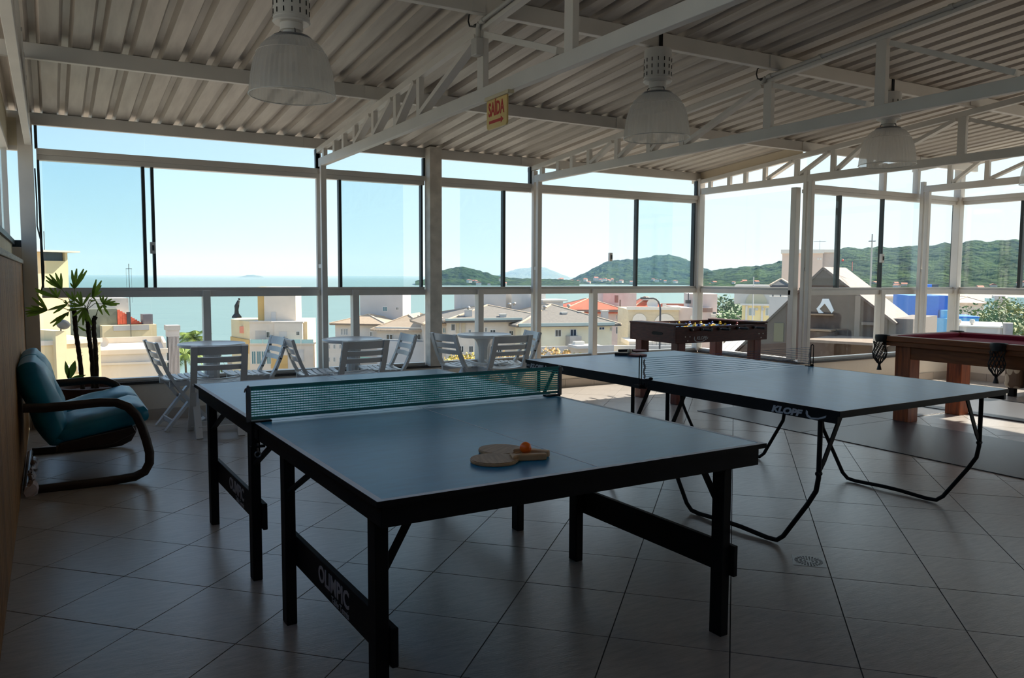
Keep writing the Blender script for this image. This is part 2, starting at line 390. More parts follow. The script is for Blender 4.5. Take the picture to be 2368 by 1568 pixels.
# window_7 : far right screen along -Y
W = Screen('window_7', (XR + .03, YJ, 0), (0, -1, 0), (1, 0, 0)); L7 = YJ - YB
rails(W, L7, .02)
k = 0
while .02 + k * 1.28 < L7 - .1:
    a = .02 + k * 1.28; b = min(a + 1.28, L7)
    W.pane(a + .002, b - .002, SILL + .02, MID0 + .01, .02, name='lower_pane')
    W.pane(a, b - .02, MID1 - .005, TOP0 + .005, .012 + .03 * (k % 2), GLASS, 'sliding_pane')
    zt0, zt1 = roof_z(YJ - a) - .03, roof_z(YJ - b) - .03
    MB(W.M).prism([(a, TOP1 - .005), (b - .004, TOP1 - .005), (b - .004, zt1), (a, zt0)], lambda p, q, t: (p, t, q), .02, .028).build('transom_pane', GLASS, W.root)
    W.part('stile', GASKET if k == 0 else ALU, b - .02 - (.5 if k == 0 else 0), b + .02 - (.5 if k == 0 else 0), .0, .06, MID1, TOP0)
    if k: W.part('lower_post', ALU, a - .035, a + .035, -.05, .05, SILL, MID0 + .06, .004)
    k += 1
# window_8 : clerestory window over the plank wall, with the return pane in the corner
W = Screen('window_8', (XL - .10, YF, 0), (0, -1, 0), (-1, 0, 0)); L8 = YF - YB
W.part('bottom_rail', GASKET, .0, L8, -.05, .03, 1.64, 1.68); W.part('top_rail', ALU, .0, L8, -.03, .03, 2.46, 2.50)
for i in range(8):
    a = .05 + i * 1.34; W.pane(a, a + 1.33, 1.67, 2.47, .0, GLASS, 'sliding_pane'); W.part('stile', ALU, a - .02, a + .02, -.02, .03, 1.67, 2.47)
W = Screen('window_9', (0, YF + .03, 0), (1, 0, 0), (0, 1, 0))
W.pane(XL - .10, XL - .002, 1.67, 2.47, .01); W.part('bottom_rail', GASKET, XL - .12, XL - .002, -.01, .05, 1.62, 1.68); W.part('top_rail', ALU, XL - .12, XL - .002, -.01, .05, 2.46, 2.50)
W.part('infill', mat('cream_paint', (206, 196, 172)), XL - .14, XL - .002, -.01, .05, 2.50, 2.74); W.part('infill', PLASTER, XL - .14, XL - .002, -.01, .05, 0, 1.62)

# ---- roof: corrugated sheets, purlins, trusses
sheet_m = mat('zinc_sheet', (192, 183, 172), .45, metal=.1, scale=3, stretch=(6, .5, 6), col2=(172, 162, 152), rand=.04, spec=.4)
ceil = empty('ceiling', (0, 0, 0)); tag(ceil, kind='structure')
def sheet(x0, x1, y0, y1):
    prof = []; x = x0; P = .193
    nC = round((x1 - x0) / P)
    for k in range(nC):
        b = x0 + k * P
        prof += [(b, 0), (b + .108, 0), (b + .130, .042), (b + .171, .042)]
    prof += [(x0 + nC * P + .004, 0)]
    vs_ = []; n = len(prof)
    for yy in (y0, y1):
        for dz in (0, .004):
            vs_ += [(a, yy, roof_z(yy) + h + dz) for a, h in prof]
    fs = []
    for i in range(n - 1):
        fs += [(i, i + 1, 2 * n + i + 1, 2 * n + i), (n + i, 3 * n + i, 3 * n + i + 1, n + i + 1), (i, n + i, n + i + 1, i + 1), (2 * n + i, 2 * n + i + 1, 3 * n + i + 1, 3 * n + i)]
    fs += [(0, 2 * n, 3 * n, n), (n - 1, 2 * n - 1, 4 * n - 1, 3 * n - 1)]
    return MB().add(vs_, fs).build('roof_sheet', sheet_m, ceil)
x = -.77
while x < 11.0:
    e = 8.52 if x < 7.6 else 6.75
    sheet(x, min(x + .965, 11.15), e, YB - .1); x += .965
# fascia board above the jog corner
tag(MB().prism([(6.62, roof_z(6.62) - .118), (8.50, roof_z(8.50) - .118), (8.50, roof_z(8.50) + .044), (6.62, roof_z(6.62) + .044)], lambda a, b, t: (t, a, b), XW + .03, XW + .05).build('trim_5', mat('fascia_cream', (226, 210, 184), .7)), kind='structure')
PUR_Y = [8.35, 6.50, 4.55, 2.60, .65, -1.3]
for i, yy in enumerate(PUR_Y):
    zt = roof_z(yy) - .002
    x0, x1 = -.30, (XW + .05 if i == 0 else XR + .25)
    where = ['at the sea-side eave', 'second from the sea-side eave', 'holding the bell lamps', 'fourth from the sea-side eave', 'overhead near the middle of the room', 'nearest the back wall'][i]
    o = MB().box(x0, x1, yy - .025, yy + .025, zt - .105, zt).build('roof_purlin', WHITE, bevel=.003)
    tag(o, 'white steel roof purlin ' + where, 'beam', 'roof purlins')
    for q in (X1, X2, XW, 9.98):
        if q < x1 - .1: MB().box(q - .14, q - .05, yy - .031, yy - .026, zt - .10, zt - .005).build('splice_plate', WHITE, o)
VY = [8.10, 7.75, 7.47, 7.15, 6.66, 6.15, 5.68, 4.67, 3.655, 2.64, 1.62, .60, -.42, -1.44]
def truss(xc, y_start, label, w=.05):
    T = empty('roof_truss', (xc, 0, 0)); tag(T, label, 'roof truss', 'roof trusses')
    ct = lambda yy: roof_z(yy) - .108
    h = w / 2; yE = YB
    MB().prism([(y_start + .2, ct(y_start + .2) - .055), (yE, ct(yE) - .055), (yE, ct(yE)), (y_start + .2, ct(y_start + .2))], lambda a, b, t: (t, a, b), -h, h).build('top_chord', WHITE, T, bevel=.003)
    MB().box(-h, h, yE, y_start + .05, 2.50, 2.585).build('bottom_chord', WHITE, T, bevel=.003)
    vy = [v for v in VY if v < y_start + .1]
    for k, v in enumerate(vy):
        if ct(v) - .05 - 2.58 > .01:
            MB().box(-h + .005, h - .005, v - .028 - (.012 if v < 5 else 0), v + .028 + (.012 if v < 5 else 0), 2.58, ct(v) - .045).build('vertical_strut', WHITE, T)
    for a, b in zip(vy[:-1], vy[1:]):
        if a > 7.2: continue
        if a > 5: p, q = (0, a - .05, 2.60), (0, b + .06, ct(b) - .07)
        else: p, q = (0, a - .07, ct(a) - .09), (0, b + .10, 2.61)
        MB().bar(p, q, w - .014, .064, (1, 0, 0)).build('diagonal_strut', WHITE, T)
    return T
def posts(T, y0, z_top, gap, dx=.0):
    for k, (yy, zt) in enumerate(((y0 + gap, z_top + .12), (y0, z_top))):
        MB().box(-.028 + dx, .028 + dx, yy - .025, yy + .025, SILL - .01, zt).build('post', WHITE, T, bevel=.003)
    MB().box(-.02 + dx, .02 + dx, y0 + .02, y0 + gap - .02, 1.46, 1.50).build('batten', WHITE, T)
T0 = truss(-.12, 8.2, 'white steel roof truss running along the wood panelled wall')
T1 = truss(X1 + .01, 8.2, 'white steel roof truss carrying the exit sign'); posts(T1, 8.17, 2.52, .165)
T2 = truss(X2 + .02, 8.2, 'white steel roof truss between the second and third bell lamps'); posts(T2, 8.17, 2.52, .10)
T3 = truss(XW, 8.2, 'white steel roof truss above the foosball table corner glazing'); posts(T3, 6.44, 2.52, .075)
T4 = truss(9.98, 6.46, 'white steel roof truss farthest right past the billiard table'); posts(T4, 6.43, 2.52, .075)

# ================================================================= TABLE TENNIS TABLE WITH WOODEN LEGS
def rotxy(o, a): return Matrix.Translation(Vector(o)) @ Matrix.Rotation(a, 4, 'Z')
top_blue = mat('table_paint', (30, 134, 176), .32, scale=7, stretch=(1.5, 6, 1), col2=(24, 124, 164), spec=.5)
line_white = mat('line_paint', (232, 236, 238), .55, var=.04, scale=10)
print_white = mat('white_print', (170, 172, 176), .6)
HL, HW = 1.37, .7625
H1 = .77
A = empty('table_tennis_table', (1.479, 3.406, 0), R(1.29)); tag(A, 'blue table tennis table on black wooden legs with two bats and an orange ball', 'table tennis table')
for sgn in (-1, 1):
    y0, y1 = (.002, HL) if sgn > 0 else (-HL, -.002)
    tt = MB().box(-HW, HW, y0, y1, H1 - .016, H1).build('table_top', top_blue, A, bevel=.0015, seg=1)
    MB().box(-HW - .002, -HW, y0, y1, H1 - .0165, H1 + .0003).box(HW, HW + .002, y0, y1, H1 - .0165, H1 + .0003).box(-HW, HW, min(sgn * HL, sgn * (HL + .002)), max(sgn * HL, sgn * (HL + .002)), H1 - .0165, H1 + .0003).build('edge_band', BLACK, tt)
    ln = MB().box(-HW, -HW + .02, y0, y1, H1, H1 + .0006).box(HW - .02, HW, y0, y1, H1, H1 + .0006)
    ye = HL if sgn > 0 else -HL
    ln.box(-HW + .02, HW - .02, min(ye, ye - sgn * .02), max(ye, ye - sgn * .02), H1, H1 + .0006).box(-.0018, .0018, y0, y1, H1, H1 + .0005)
    ln.build('line_marking', line_white, tt)
    i = .018
    for (a, b, c, d) in ((-HW + i, -HW + i + .022, y0 + .002, y1 - .002), (HW - i - .022, HW - i, y0 + .002, y1 - .002)): MB().box(a, b, c + (i if sgn < 0 else 0), d - (i if sgn > 0 else 0), H1 - .082, H1 - .0165).build('apron_board', BLACK, A, bevel=.002, seg=1)
    for q in (ye - sgn * (i + .011), sgn * .014): MB().box(-HW + i, HW - i, q - .011, q + .011, H1 - .082, H1 - .0165).build('apron_board', BLACK, A, bevel=.002, seg=1)
    for sx_ in (-1, 1):
        x = sx_ * (HW - .062)
        ya, yb = sgn * .27, sgn * 1.215
        for yy in (ya, yb): MB().box(x - .021, x + .021, yy - .031, yy + .031, 0, H1 - .07).build('leg', BLACK, A, bevel=.003, seg=1)
        xo = x - sx_ * .033 if False else x + .032
        sb = MB().box(xo - .0105, xo + .0105, min(ya, yb) - .05, max(ya, yb) + .05, .235, .355).build('stretcher_board', BLACK, A, bevel=.002, seg=1)
        yc = (ya + yb) / 2
        if sx_ < 0:
            # lettering faces away from the table centre on the left-hand boards, read from the left side
            o = Vector((xo - .0115, yc, .302)); X_ = (0, -1, 0); Y_ = (0, 0, 1)
            text_obj('lettering', 'OLIMPIC', .085, print_white, sb, frame_mat(o, X_, Y_), bold=.0018, sxx=1.0)
            text_obj('lettering', 'Table Tennis', .034, print_white, sb, frame_mat(o + Vector((0, -.07, -.049)), X_, Y_))
        # braces: along the side to the apron, and across at the end
        MB().bar((x, ya - .03, .54), (x, ya - .35, H1 - .08), .012, .024, (1, 0, 0)).build('brace', BLACK, A)
        (MB().bar((x, yb - .03, .54), (x, yb - .38, H1 - .08), .012, .024, (1, 0, 0)) if sgn > 0 else MB().bar((x - sx_ * .02, yb, .52), (x - sx_ * .12, yb, H1 - .078), .022, .012, (0, 1, 0))).build('brace', BLACK, A)
# net
teal = net_mat('teal_net', (110, 215, 205)); teal_d = net_mat('teal_tape', (92, 160, 158))
steel = mat('grey_steel', (120, 122, 126), .35, metal=.7, var=.1, scale=20)
N1 = empty('table_tennis_net', (1.479, 3.406, H1), R(1.29)); tag(N1, 'teal table tennis net stretched across the table with wooden legs', 'net')
nm = MB(); nw = HW + .02
for k in range(12):
    z = .022 + k * .0102; nm.bar((-nw, 0, z), (nw, 0, z), .0020, .0052)
k = -nw
while k < nw: nm.bar((k, 0, .018), (k, 0, .138), .0010, .0010, (0, 1, 0)); k += .0115
tag(nm.build('net_mesh', teal, N1), kind='stuff')
MB().bar((-nw, 0, .1435), (nw, 0, .1435), .005, .014).build('top_tape', teal_d, N1)
MB().bar((-nw, 0, .016), (nw, 0, .018), .004, .012).build('bottom_tape', teal_d, N1)
for s_ in (-1, 1):
    pz = MB().box(s_ * nw - .009, s_ * nw + .009, -.008, .008, .002, .145).build('net_post', steel, N1, bevel=.002)
    cl = MB().box(s_ * (HW - .03) - .04, s_ * (HW - .03) + .04, -.02, .02, .001, .007).box(s_ * (HW + .008) - .006, s_ * (HW + .008) + .006, -.018, .018, -.10, .006).box(s_ * (HW - .012) - .03, s_ * (HW - .012) + .03, -.014, .014, -.107, -.10)
    cl.build('clamp', BLACK, N1)
    MB().tube([(s_ * (HW - .014), 0, -.125), (s_ * (HW - .014), 0, -.09)], .004, 8).tube([(s_ * (HW - .014) + .012 * math.cos(t), 0, -.137 + .012 * math.sin(t)) for t in [i * math.pi / 6 for i in range(12)]], .003, 6, True).build('clamp_screw', steel, N1)
    MB().ball((s_ * nw, 0, .150), .006, 8, 6).tube([(s_ * nw, 0, .148), (s_ * (nw + .012), -.004, .142), (s_ * (nw + .016), -.004, .128)], .003, 6).build('cord_end', steel, N1)
# bats and ball on table one
wood_l = mat('bat_wood', (176, 136, 98), .5, scale=12, stretch=(1, 8, 1), col2=(150, 112, 78), bump=.05)
wood_e = mat('bat_edge', (196, 152, 104), .5, var=.1, scale=20)
rub_r = mat('red_rubber', (150, 40, 34), .6, var=.1, scale=20); rub_b = mat('dark_rubber', (40, 32, 32), .6, var=.1, scale=20)
def bat(name_label, p, rz, tilt, mface, medge, group=None):
    o = empty('table_tennis_bat', p, rz); tag(o, name_label, 'bat', group)
    rx, ry = .076, .08
    pts = [(rx * math.sin(t), .165 + ry * -math.cos(t)) for t in [i * 2 * math.pi / 28 for i in range(28)]]
    pts = [(x_ if y_ > .10 else x_ * .98, y_) for x_, y_ in pts]
    B_ = MB().prism(pts, lambda a, b, t: (a, b, t), .002, .010).build('blade', medge, o, bevel=.001, seg=1)
    for z0, z1 in ((.0, .002), (.010, .012)): MB().prism([(a * .985, .165 + (b - .165) * .985) for a, b in pts if b > .098], lambda a, b, t: (a, b, t), z0, z1).build('facing', mface, o)
    MB().prism([(-.011, -.012), (.011, -.012), (.014, .04), (.012, .088), (.03, .108), (-.03, .108), (-.012, .088), (-.014, .04)], lambda a, b, t: (a, b, t), -.0005, .021).build('handle', medge, o, bevel=.004)
    o.rotation_euler = (tilt, 0, rz); return o
def on_t1(px, py, dz=0): p = on(px, py, z=H1 + dz); return (p.x, p.y, H1 + dz + .001)
pa = on(1255, 1063, z=H1); pb = on(1070, 1072, z=H1)
bat('plain wooden bat lying nearest the table end beside the orange ball', (pa.x, pa.y, H1 + .0013), math.atan2(pb.y - pa.y, pb.x - pa.x) - math.pi / 2, 0, wood_l, wood_e, 'wooden bats')
pa = on(1262, 1056, z=H1); pb = on(1127, 1043, z=H1)
bat('plain wooden bat lying behind the orange ball partly covered by another bat', (pa.x, pa.y, H1 + .0013), math.atan2(pb.y - pa.y, pb.x - pa.x) - math.pi / 2, 0, wood_l, wood_e, 'wooden bats')
q = on(1215, 1058, z=H1)
ball = MB().ball((0, 0, .02), .02, 20, 12).build('table_tennis_ball', mat('orange_ball', (255, 112, 14), .4), smooth=True); ball.location = (q.x, q.y, H1 + .0135)
tag(ball, 'orange ball resting between two wooden bats', 'ball')

# ================================================================= TABLE TENNIS TABLE WITH STEEL TUBE LEGS
H2 = .75
Bt = empty('table_tennis_table', (3.931, 3.859, 0), R(1.84)); tag(Bt, 'blue table tennis table on black bent steel tube legs with two red bats', 'table tennis table')
top2 = mat('table_paint_pale', (84, 162, 218), .32, scale=6, stretch=(5, 1.2, 1), col2=(76, 152, 206), spec=.5)
for sgn in (-1, 1):
    y0, y1 = (.003, HL) if sgn > 0 else (-HL, -.003); ye = sgn * HL
    tt = MB().box(-HW, HW, y0, y1, H2 - .018, H2).build('table_top', top2, Bt, bevel=.0015, seg=1)
    MB().box(-HW - .002, -HW, y0, y1, H2 - .024, H2 + .0005).box(HW, HW + .002, y0, y1, H2 - .024, H2 + .0005).box(-HW, HW, min(ye, ye + sgn * .002), max(ye, ye + sgn * .002), H2 - .024, H2 + .0005).build('edge_band', BLACK, tt)
    MB().box(-HW, -HW + .006, y0, y1, H2, H2 + .0005).box(HW - .006, HW, y0, y1, H2, H2 + .0005).box(-HW, HW, min(ye, ye - sgn * .006), max(ye, ye - sgn * .006), H2, H2 + .0005).build('line_marking', line_white, tt)
    i = .012
    for s_ in (-1, 1):
        sr = MB().box(s_ * (HW - i) - .012, s_ * (HW - i) + .012, y0 + .012, y1 - .012, H2 - .062, H2 - .0185).build('side_rail', BLACK, Bt, bevel=.002)
        x = s_ * (HW - .035)
        yo, yi = sgn * 1.24, sgn * .16
        prof = [(yo, H2 - .055), (yo, .40), (yo - sgn * .012, .33), (yo - sgn * .06, .25), (yo - sgn * .20, .05), (yo - sgn * .24, .018), (yo - sgn * .30, .013), (yi + sgn * .60, .022), (yi + sgn * .48, .022), (yi + sgn * .28, .013), (yi + sgn * .22, .018), (yi + sgn * .18, .05), (yi + sgn * .06, .25), (yi + sgn * .012, .33), (yi, .40), (yi, H2 - .055)]
        MB().tube([(x, a, b) for a, b in prof], .0125, 10).build('leg_frame', BLACK, Bt, smooth=True)
        for yy, dr in ((yo, -1), (yi, -1)):
            MB().bar((x, yy, .43), (x - s_ * .035, yy, .475), .026, .008, (0, 1, 0)).bar((x - s_ * .035, yy, .475), (x - s_ * .17, yy, H2 - .03), .026, .008, (0, 1, 0)).build('folding_stay', BLACK, Bt)
            MB().lathe([(.006, -.02), (.012, -.014), (.012, .014), (.006, .02)], 8).build('stay_lock', BLACK, Bt).matrix_local = Matrix.Translation((x, yy, .42)) @ Matrix.Rotation(R(90), 4, 'Y')
    for s_ in (-1, 1):
        MB().box(-HW + .1, HW - .1, sgn * .12 - .012, sgn * .12 + .012, H2 - .05, H2 - .0185).build('cross_rail', BLACK, Bt) if s_ < 0 else None
    MB().box(-HW + .02, HW - .02, min(ye - sgn * .03, ye - sgn * .012), max(ye - sgn * .03, ye - sgn * .012), H2 - .036, H2 - .0185).build('end_rail', BLACK, Bt)
# brand lettering on the left rail (seen from outside, reading towards the near end)
gx = -HW + .012 - .0135
def klopf(yc, sz):
    o = Vector((gx, yc, H2 - .041)); X_ = (0, -1, 0); Y_ = (0, 0, 1)
    text_obj('lettering', 'KLOPF', sz, print_white, Bt, frame_mat(o, X_, Y_), shear=.28, bold=.0025, sxx=1.35)
    c = MB(frame_mat(o + Vector((-.0006, -.135, 0)), X_, Y_))
    sw = [(-.012, .022), (-.002, .018), (.0, .002), (.02, -.010), (.06, -.006), (.105, .012), (.10, .0), (.06, -.014), (.02, -.019), (-.006, -.010), (-.014, .006)]
    c.prism(sw, lambda a, b, t: (a, b, t), 0, .0008); c.build('swoosh', print_white, Bt)
klopf(-1.06, .045); klopf(1.22, .042)
text_obj('lettering', '5002', .024, print_white, Bt, frame_mat((gx, 1.33, H2 - .040), (0, -1, 0), (0, 0, 1)))
# net two: wire hairpin posts, sparse dark threads
N2 = empty('table_tennis_net', (3.931, 3.859, H2), R(1.84)); tag(N2, 'sparse blue net with black wire posts on the steel legged table', 'net')
thread = net_mat('blue_thread', (50, 120, 165)); strap = mat('grey_strap', (150, 152, 158), .7, var=.1)
nm = MB(); nw = HW + .045
for k in range(10):
    z = .016 + k * .0128; nm.tube([(-nw + .02, 0, z + .001), (0, 0, z - .002), (nw - .02, 0, z + .001)], .0011, 4)
tag(nm.build('net_mesh', thread, N2), kind='stuff')
for s_ in (-1, 1):
    x = s_ * nw; rr = .011
    pts = [(x, -rr, -.03), (x, -rr, .14)] + [(x, -rr * math.cos(t), .14 + rr * math.sin(t)) for t in [i * math.pi / 8 for i in range(1, 8)]] + [(x, rr, .14), (x, rr, -.03)]
    MB().tube(pts, .0032, 8).build('wire_post', BLACK, N2, smooth=True)
    bl = MB(); pp = [(x - s_ * (.03 + .006 * math.sin(i * 1.3)), -.002, .006 + i * .0118) for i in range(11)]
    for a, b in zip(pp[:-1], pp[1:]): bl.bar(a, b, .014, .0016, (0, 1, 0))
    bl.build('strap', strap, N2)
    MB().box(x - .03, x + .012, -.03, .03, -.05, -.028).box(x - s_ * .055 - .012, x - s_ * .055 + .012, -.028, .008, -.05, .004).build('clamp', BLACK, N2, bevel=.003)
    MB().lathe([(.004, 0), (.012, .004), (.014, .012), (.009, .018), (.002, .02)], 10).build('clamp_knob', BLACK, N2, smooth=True).location = (x - s_ * .05, -.04, -.002)
pa = on(1425, 822, z=H2); pb = on(1494, 824, z=H2)
bat('red rubber bat lying flat at the far end beside the white ball', (pa.x, pa.y, H2 + .001), math.atan2(pb.y - pa.y, pb.x - pa.x) - math.pi / 2, 0, rub_r, rub_b, 'red bats')
pa = on(1433, 818, z=H2); pb = on(1495, 816, z=H2)
o = bat('red rubber bat propped on another bat behind the white ball', (pa.x, pa.y, H2 + .0145), math.atan2(pb.y - pa.y, pb.x - pa.x) - math.pi / 2, 0, rub_r, rub_b, 'red bats')
q = on(1456, 822, z=H2)
ball = MB().ball((0, 0, .02), .02, 16, 10).build('table_tennis_ball', mat('white_ball', (205, 190, 165), .45), smooth=True); ball.location = (q.x, q.y - .0, H2 + .014)
tag(ball, 'white ball resting among the red bats', 'ball')

# ================================================================= FOOSBALL TABLE
cherry = mat('dark_cherry', (84, 40, 34), .5, scale=6, stretch=(2, 2, 12), col2=(60, 26, 24), bump=.05, bscale=20, spec=.3)
cherry_l = mat('cherry_leg', (110, 42, 26), .4, scale=6, stretch=(9, 9, 1), col2=(80, 28, 20))
FB = empty('foosball_table', (5.77, 6.50, 0)); tag(FB, 'dark cherry foosball table with yellow and blue players by the corner glazing', 'foosball table')
FL, FW, FZ0, FZ1 = 1.38, .78, .67, .86
t_ = .025
for (a, b, c, d, z1) in ((0, FL, 0, t_, FZ1 - .012), (0, FL, FW - t_, FW, FZ1 + .005), (0, t_, t_, FW - t_, FZ1), (FL - t_, FL, t_, FW - t_, FZ1)):
    MB().box(a, b, c, d, FZ0, z1).build('side_panel', cherry, FB, bevel=.004)
for (a, b) in ((0, .17), (FL - .17, FL)): MB().box(a - .006, b, -.006, FW + .006, FZ1 - .001, FZ1 + .018).build('end_shelf', cherry, FB, bevel=.004)
MB().box(t_, FL - t_, t_, FW - t_, FZ0 + .02, FZ0 + .04).build('playfield', mat('green_field', (40, 92, 60), .6), FB)
for a in (.06, FL - .17):
    for b in (.03, FW - .14): MB().box(a, a + .11, b, b + .11, 0, FZ0 + .01).build('leg', cherry_l, FB, bevel=.006)
MB().prism([(.30 + .045 * math.cos(t) + (.05 if math.cos(t) > 0 else -.05), .765 + .018 * math.sin(t)) for t in [i * math.pi / 6 + .26 for i in range(12)]], lambda a, b, t: (t, a, b), -.002, .004).build('ball_return', BLACK, FB)
bolt = mat('bolt_head', (200, 198, 192), .3, metal=.8)
for bx_ in (.17, FL - .10):
    for dx_, dz_ in ((-.035, .0), (.03, 0), (0, -.045)): MB().lathe([(.001, -.004), (.006, -.002), (.006, .002)], 8).build('bolt', bolt, FB).matrix_local = Matrix.Translation((bx_ + dx_, -.002, .74 + dz_)) @ Matrix.Rotation(R(90), 4, 'X')
o = Vector((.37, -.0008, .72))
text_obj('lettering', 'KLOPF', .05, print_white, FB, frame_mat(o, (1, 0, 0), (0, 0, 1)), shear=.25, bold=.001)
MB(frame_mat(o + Vector((-.03, -.0004, 0)), (1, 0, 0), (0, 0, 1))).prism([(-.075, .02), (-.068, .014), (-.07, -.01), (-.04, -.034), (.03, -.036), (.10, -.012), (.125, .012), (.12, -.008), (.06, -.036), (-.02, -.048), (-.07, -.03), (-.082, -.004)], lambda a, b, t: (a, b, t), 0, .0008).build('swoosh', print_white, FB)
yel = mat('player_yellow', (236, 190, 20), .4); blu = mat('player_blue', (38, 66, 160), .4); redp = mat('player_red', (150, 30, 34), .4)
chrome = mat('chrome', (190, 192, 196), .2, metal=.9); grip = mat('rubber_grip', (24, 22, 24), .6)
rows = [(.22, 1, 3, blu), (.36, 0, 2, yel), (.50, 1, 3, blu), (.62, 0, 5, yel), (.76, 1, 4, blu), (.90, 0, 3, yel), (1.02, 1, 2, blu), (1.16, 0, 2, yel)]
pl_me = {}
for k, (rx, side, n, m) in enumerate(rows):
    z = FZ1 - .045
    y0, y1 = (-.14, FW + .05) if side == 0 else (-.03, FW + .14)
    rod = MB().tube([(rx, y0, z), (rx, y1, z)], .0075, 8).build('rod', chrome, FB, smooth=True)
    if side == 0: MB().tube([(rx, -.17, z), (rx, -.15, z), (rx, -.05, z)], [.014, .016, .013], 10).build('grip', grip, rod, smooth=True)
    else: MB().tube([(rx, FW + .05, z), (rx, FW + .15, z), (rx, FW + .17, z)], [.013, .016, .014], 10).build('grip', grip, rod, smooth=True)
    MB().tube([(rx, -.02, z), (rx, .0, z)], .018, 10).build('bushing', grip, rod, smooth=True)
    for i in range(n):
        yy = FW * (i + 1) / (n + 1)
        mm = redp if (k == 7 and i == 0) else m
        lift = [.35, 1.2, .1, -.3, .8][(i + k) % 5]
        if mm.name not in pl_me:
            mb = MB().box(-.012, .012, -.012, .012, -.075, -.01).box(-.016, .016, -.017, .017, -.03, .022).ball((0, 0, .035), .014, 8, 6)
            pl_me[mm.name] = mb.mesh('player', bevel=.003, seg=1)
        p = link('player', pl_me[mm.name], mm, rod); p.location = (rx, yy, z); p.rotation_euler = (0, lift, 0)

# ================================================================= BILLIARD TABLE
walnut = mat('billiard_walnut', (152, 88, 46), .45, scale=5, stretch=(9, 1, 9), col2=(122, 68, 36), bump=.05, bscale=24, spec=.3)
walnut_v = mat('billiard_leg_wood', (176, 92, 42), .42, scale=5, stretch=(9, 9, .8), col2=(118, 60, 30), bump=.06, bscale=24)
felt = mat('burgundy_felt', (142, 30, 58), .95, var=.08, scale=60); leather = mat('black_leather', (24, 20, 20), .5, var=.2, scale=30)
PX0, PX1, PY0, PY1, PZ = 6.93, 8.20, 2.64, 4.92, .83
PTb = empty('billiard_table', ((PX0 + PX1) / 2, (PY0 + PY1) / 2, 0)); tag(PTb, 'walnut billiard table with burgundy cloth and black net pockets', 'billiard table')
hx, hy = (PX1 - PX0) / 2, (PY1 - PY0) / 2; rw = .10
MB().box(-hx + rw, hx - rw, -hy + rw, hy - rw, PZ - .075, PZ - .045).build('bed_cloth', felt, PTb)
for s_ in (-1, 1):
    MB().box(-hx + .08, hx - .08, s_ * (hy - rw / 2) - rw / 2, s_ * (hy - rw / 2) + rw / 2, PZ - .05, PZ).build('end_rail', walnut, PTb, bevel=.006)
    for h_ in (-1, 1):
        MB().box(s_ * (hx - rw / 2) - rw / 2, s_ * (hx - rw / 2) + rw / 2, min(h_ * .06, h_ * (hy - .09)), max(h_ * .06, h_ * (hy - .09)), PZ - .05, PZ).build('side_rail', walnut, PTb, bevel=.006)
        cx_ = s_ * (hx - rw - .02)
        MB().prism([(-.02, -.045), (.02, -.045), (.02, 0), (-.028, -.008)] if s_ > 0 else [(-.02, -.045), (.02, -.045), (.028, -.008), (-.02, 0)], lambda a, b, t: (cx_ + a, t, PZ + b), min(h_ * .07, h_ * (hy - .14)), max(h_ * .07, h_ * (hy - .14))).build('cushion', felt, PTb)
    cy_ = s_ * (hy - rw - .02)
    MB().prism([(-.02, -.045), (.02, -.045), (.02, 0), (-.028, -.008)] if s_ > 0 else [(-.02, -.045), (.02, -.045), (.028, -.008), (-.02, 0)], lambda a, b, t: (t, cy_ + a, PZ + b), -hx + .16, hx - .16).build('cushion', felt, PTb)
    MB().box(-hx + .03, hx - .03, s_ * (hy - .05) - .02, s_ * (hy - .05) + .02, PZ - .095, PZ - .051).build('under_rail', walnut, PTb, bevel=.004)
    MB().box(s_ * (hx - .05) - .02, s_ * (hx - .05) + .02, -hy + .03, hy - .03, PZ - .095, PZ - .051).build('under_rail', walnut, PTb, bevel=.004)
    MB().box(-hx + .17, hx - .17, s_ * (hy - .15) - .012, s_ * (hy - .15) + .012, PZ - .22, PZ - .07).build('apron_board', walnut, PTb)
    MB().box(s_ * (hx - .15) - .012, s_ * (hx - .15) + .012, -hy + .17, hy - .17, PZ - .22, PZ - .07).build('apron_board', walnut, PTb)
    for h_ in (-1, 1): MB().box(s_ * (hx - .21) - .078, s_ * (hx - .21) + .078, h_ * (hy - .18) - .078, h_ * (hy - .18) + .078, 0, PZ - .075).build('leg', walnut_v, PTb, bevel=.005)
    for yy in (-hy + .01, 0, hy - .01):
        x = s_ * (hx + .0)
        out = Vector((s_, (0 if abs(yy) < .1 else (1 if yy > 0 else -1)), 0)).normalized()
        c = Vector((x, yy, 0)) - out * (.035 if abs(yy) > .1 else .01)
        pk = MB().lathe([(.062, PZ - .06), (.07, PZ - .02), (.066, PZ + .006), (.05, PZ + .004), (.046, PZ - .05)], 16, (c.x, c.y, 0), False, False).build('pocket', leather, PTb, smooth=True)
        nb = MB(); prof = [(.062, PZ - .06), (.05, PZ - .11), (.066, PZ - .17), (.058, PZ - .215), (.02, PZ - .27)]
        nn_ = 12
        cc = c + out * .02
        for i in range(nn_):
            for sg in (-1, 1):
                pts = []
                for r_, z_ in prof:
                    q_ = (PZ - .06 - z_) / .21; a_ = 2 * math.pi * i / nn_ + sg * q_ * 1.6
                    pts.append((cc.x + r_ * math.cos(a_), cc.y + r_ * math.sin(a_), z_))
                nb.tube(pts, .0035, 4)
        tag(nb.build('pocket_net', leather, pk), kind='stuff')
        MB().lathe([(.02, PZ - .265), (.012, PZ - .285), (.014, PZ - .295), (.024, PZ - .335)], 10, (cc.x, cc.y, 0)).build('tassel', leather, pk, smooth=True)
q = on(2247, 779, z=PZ - .045)
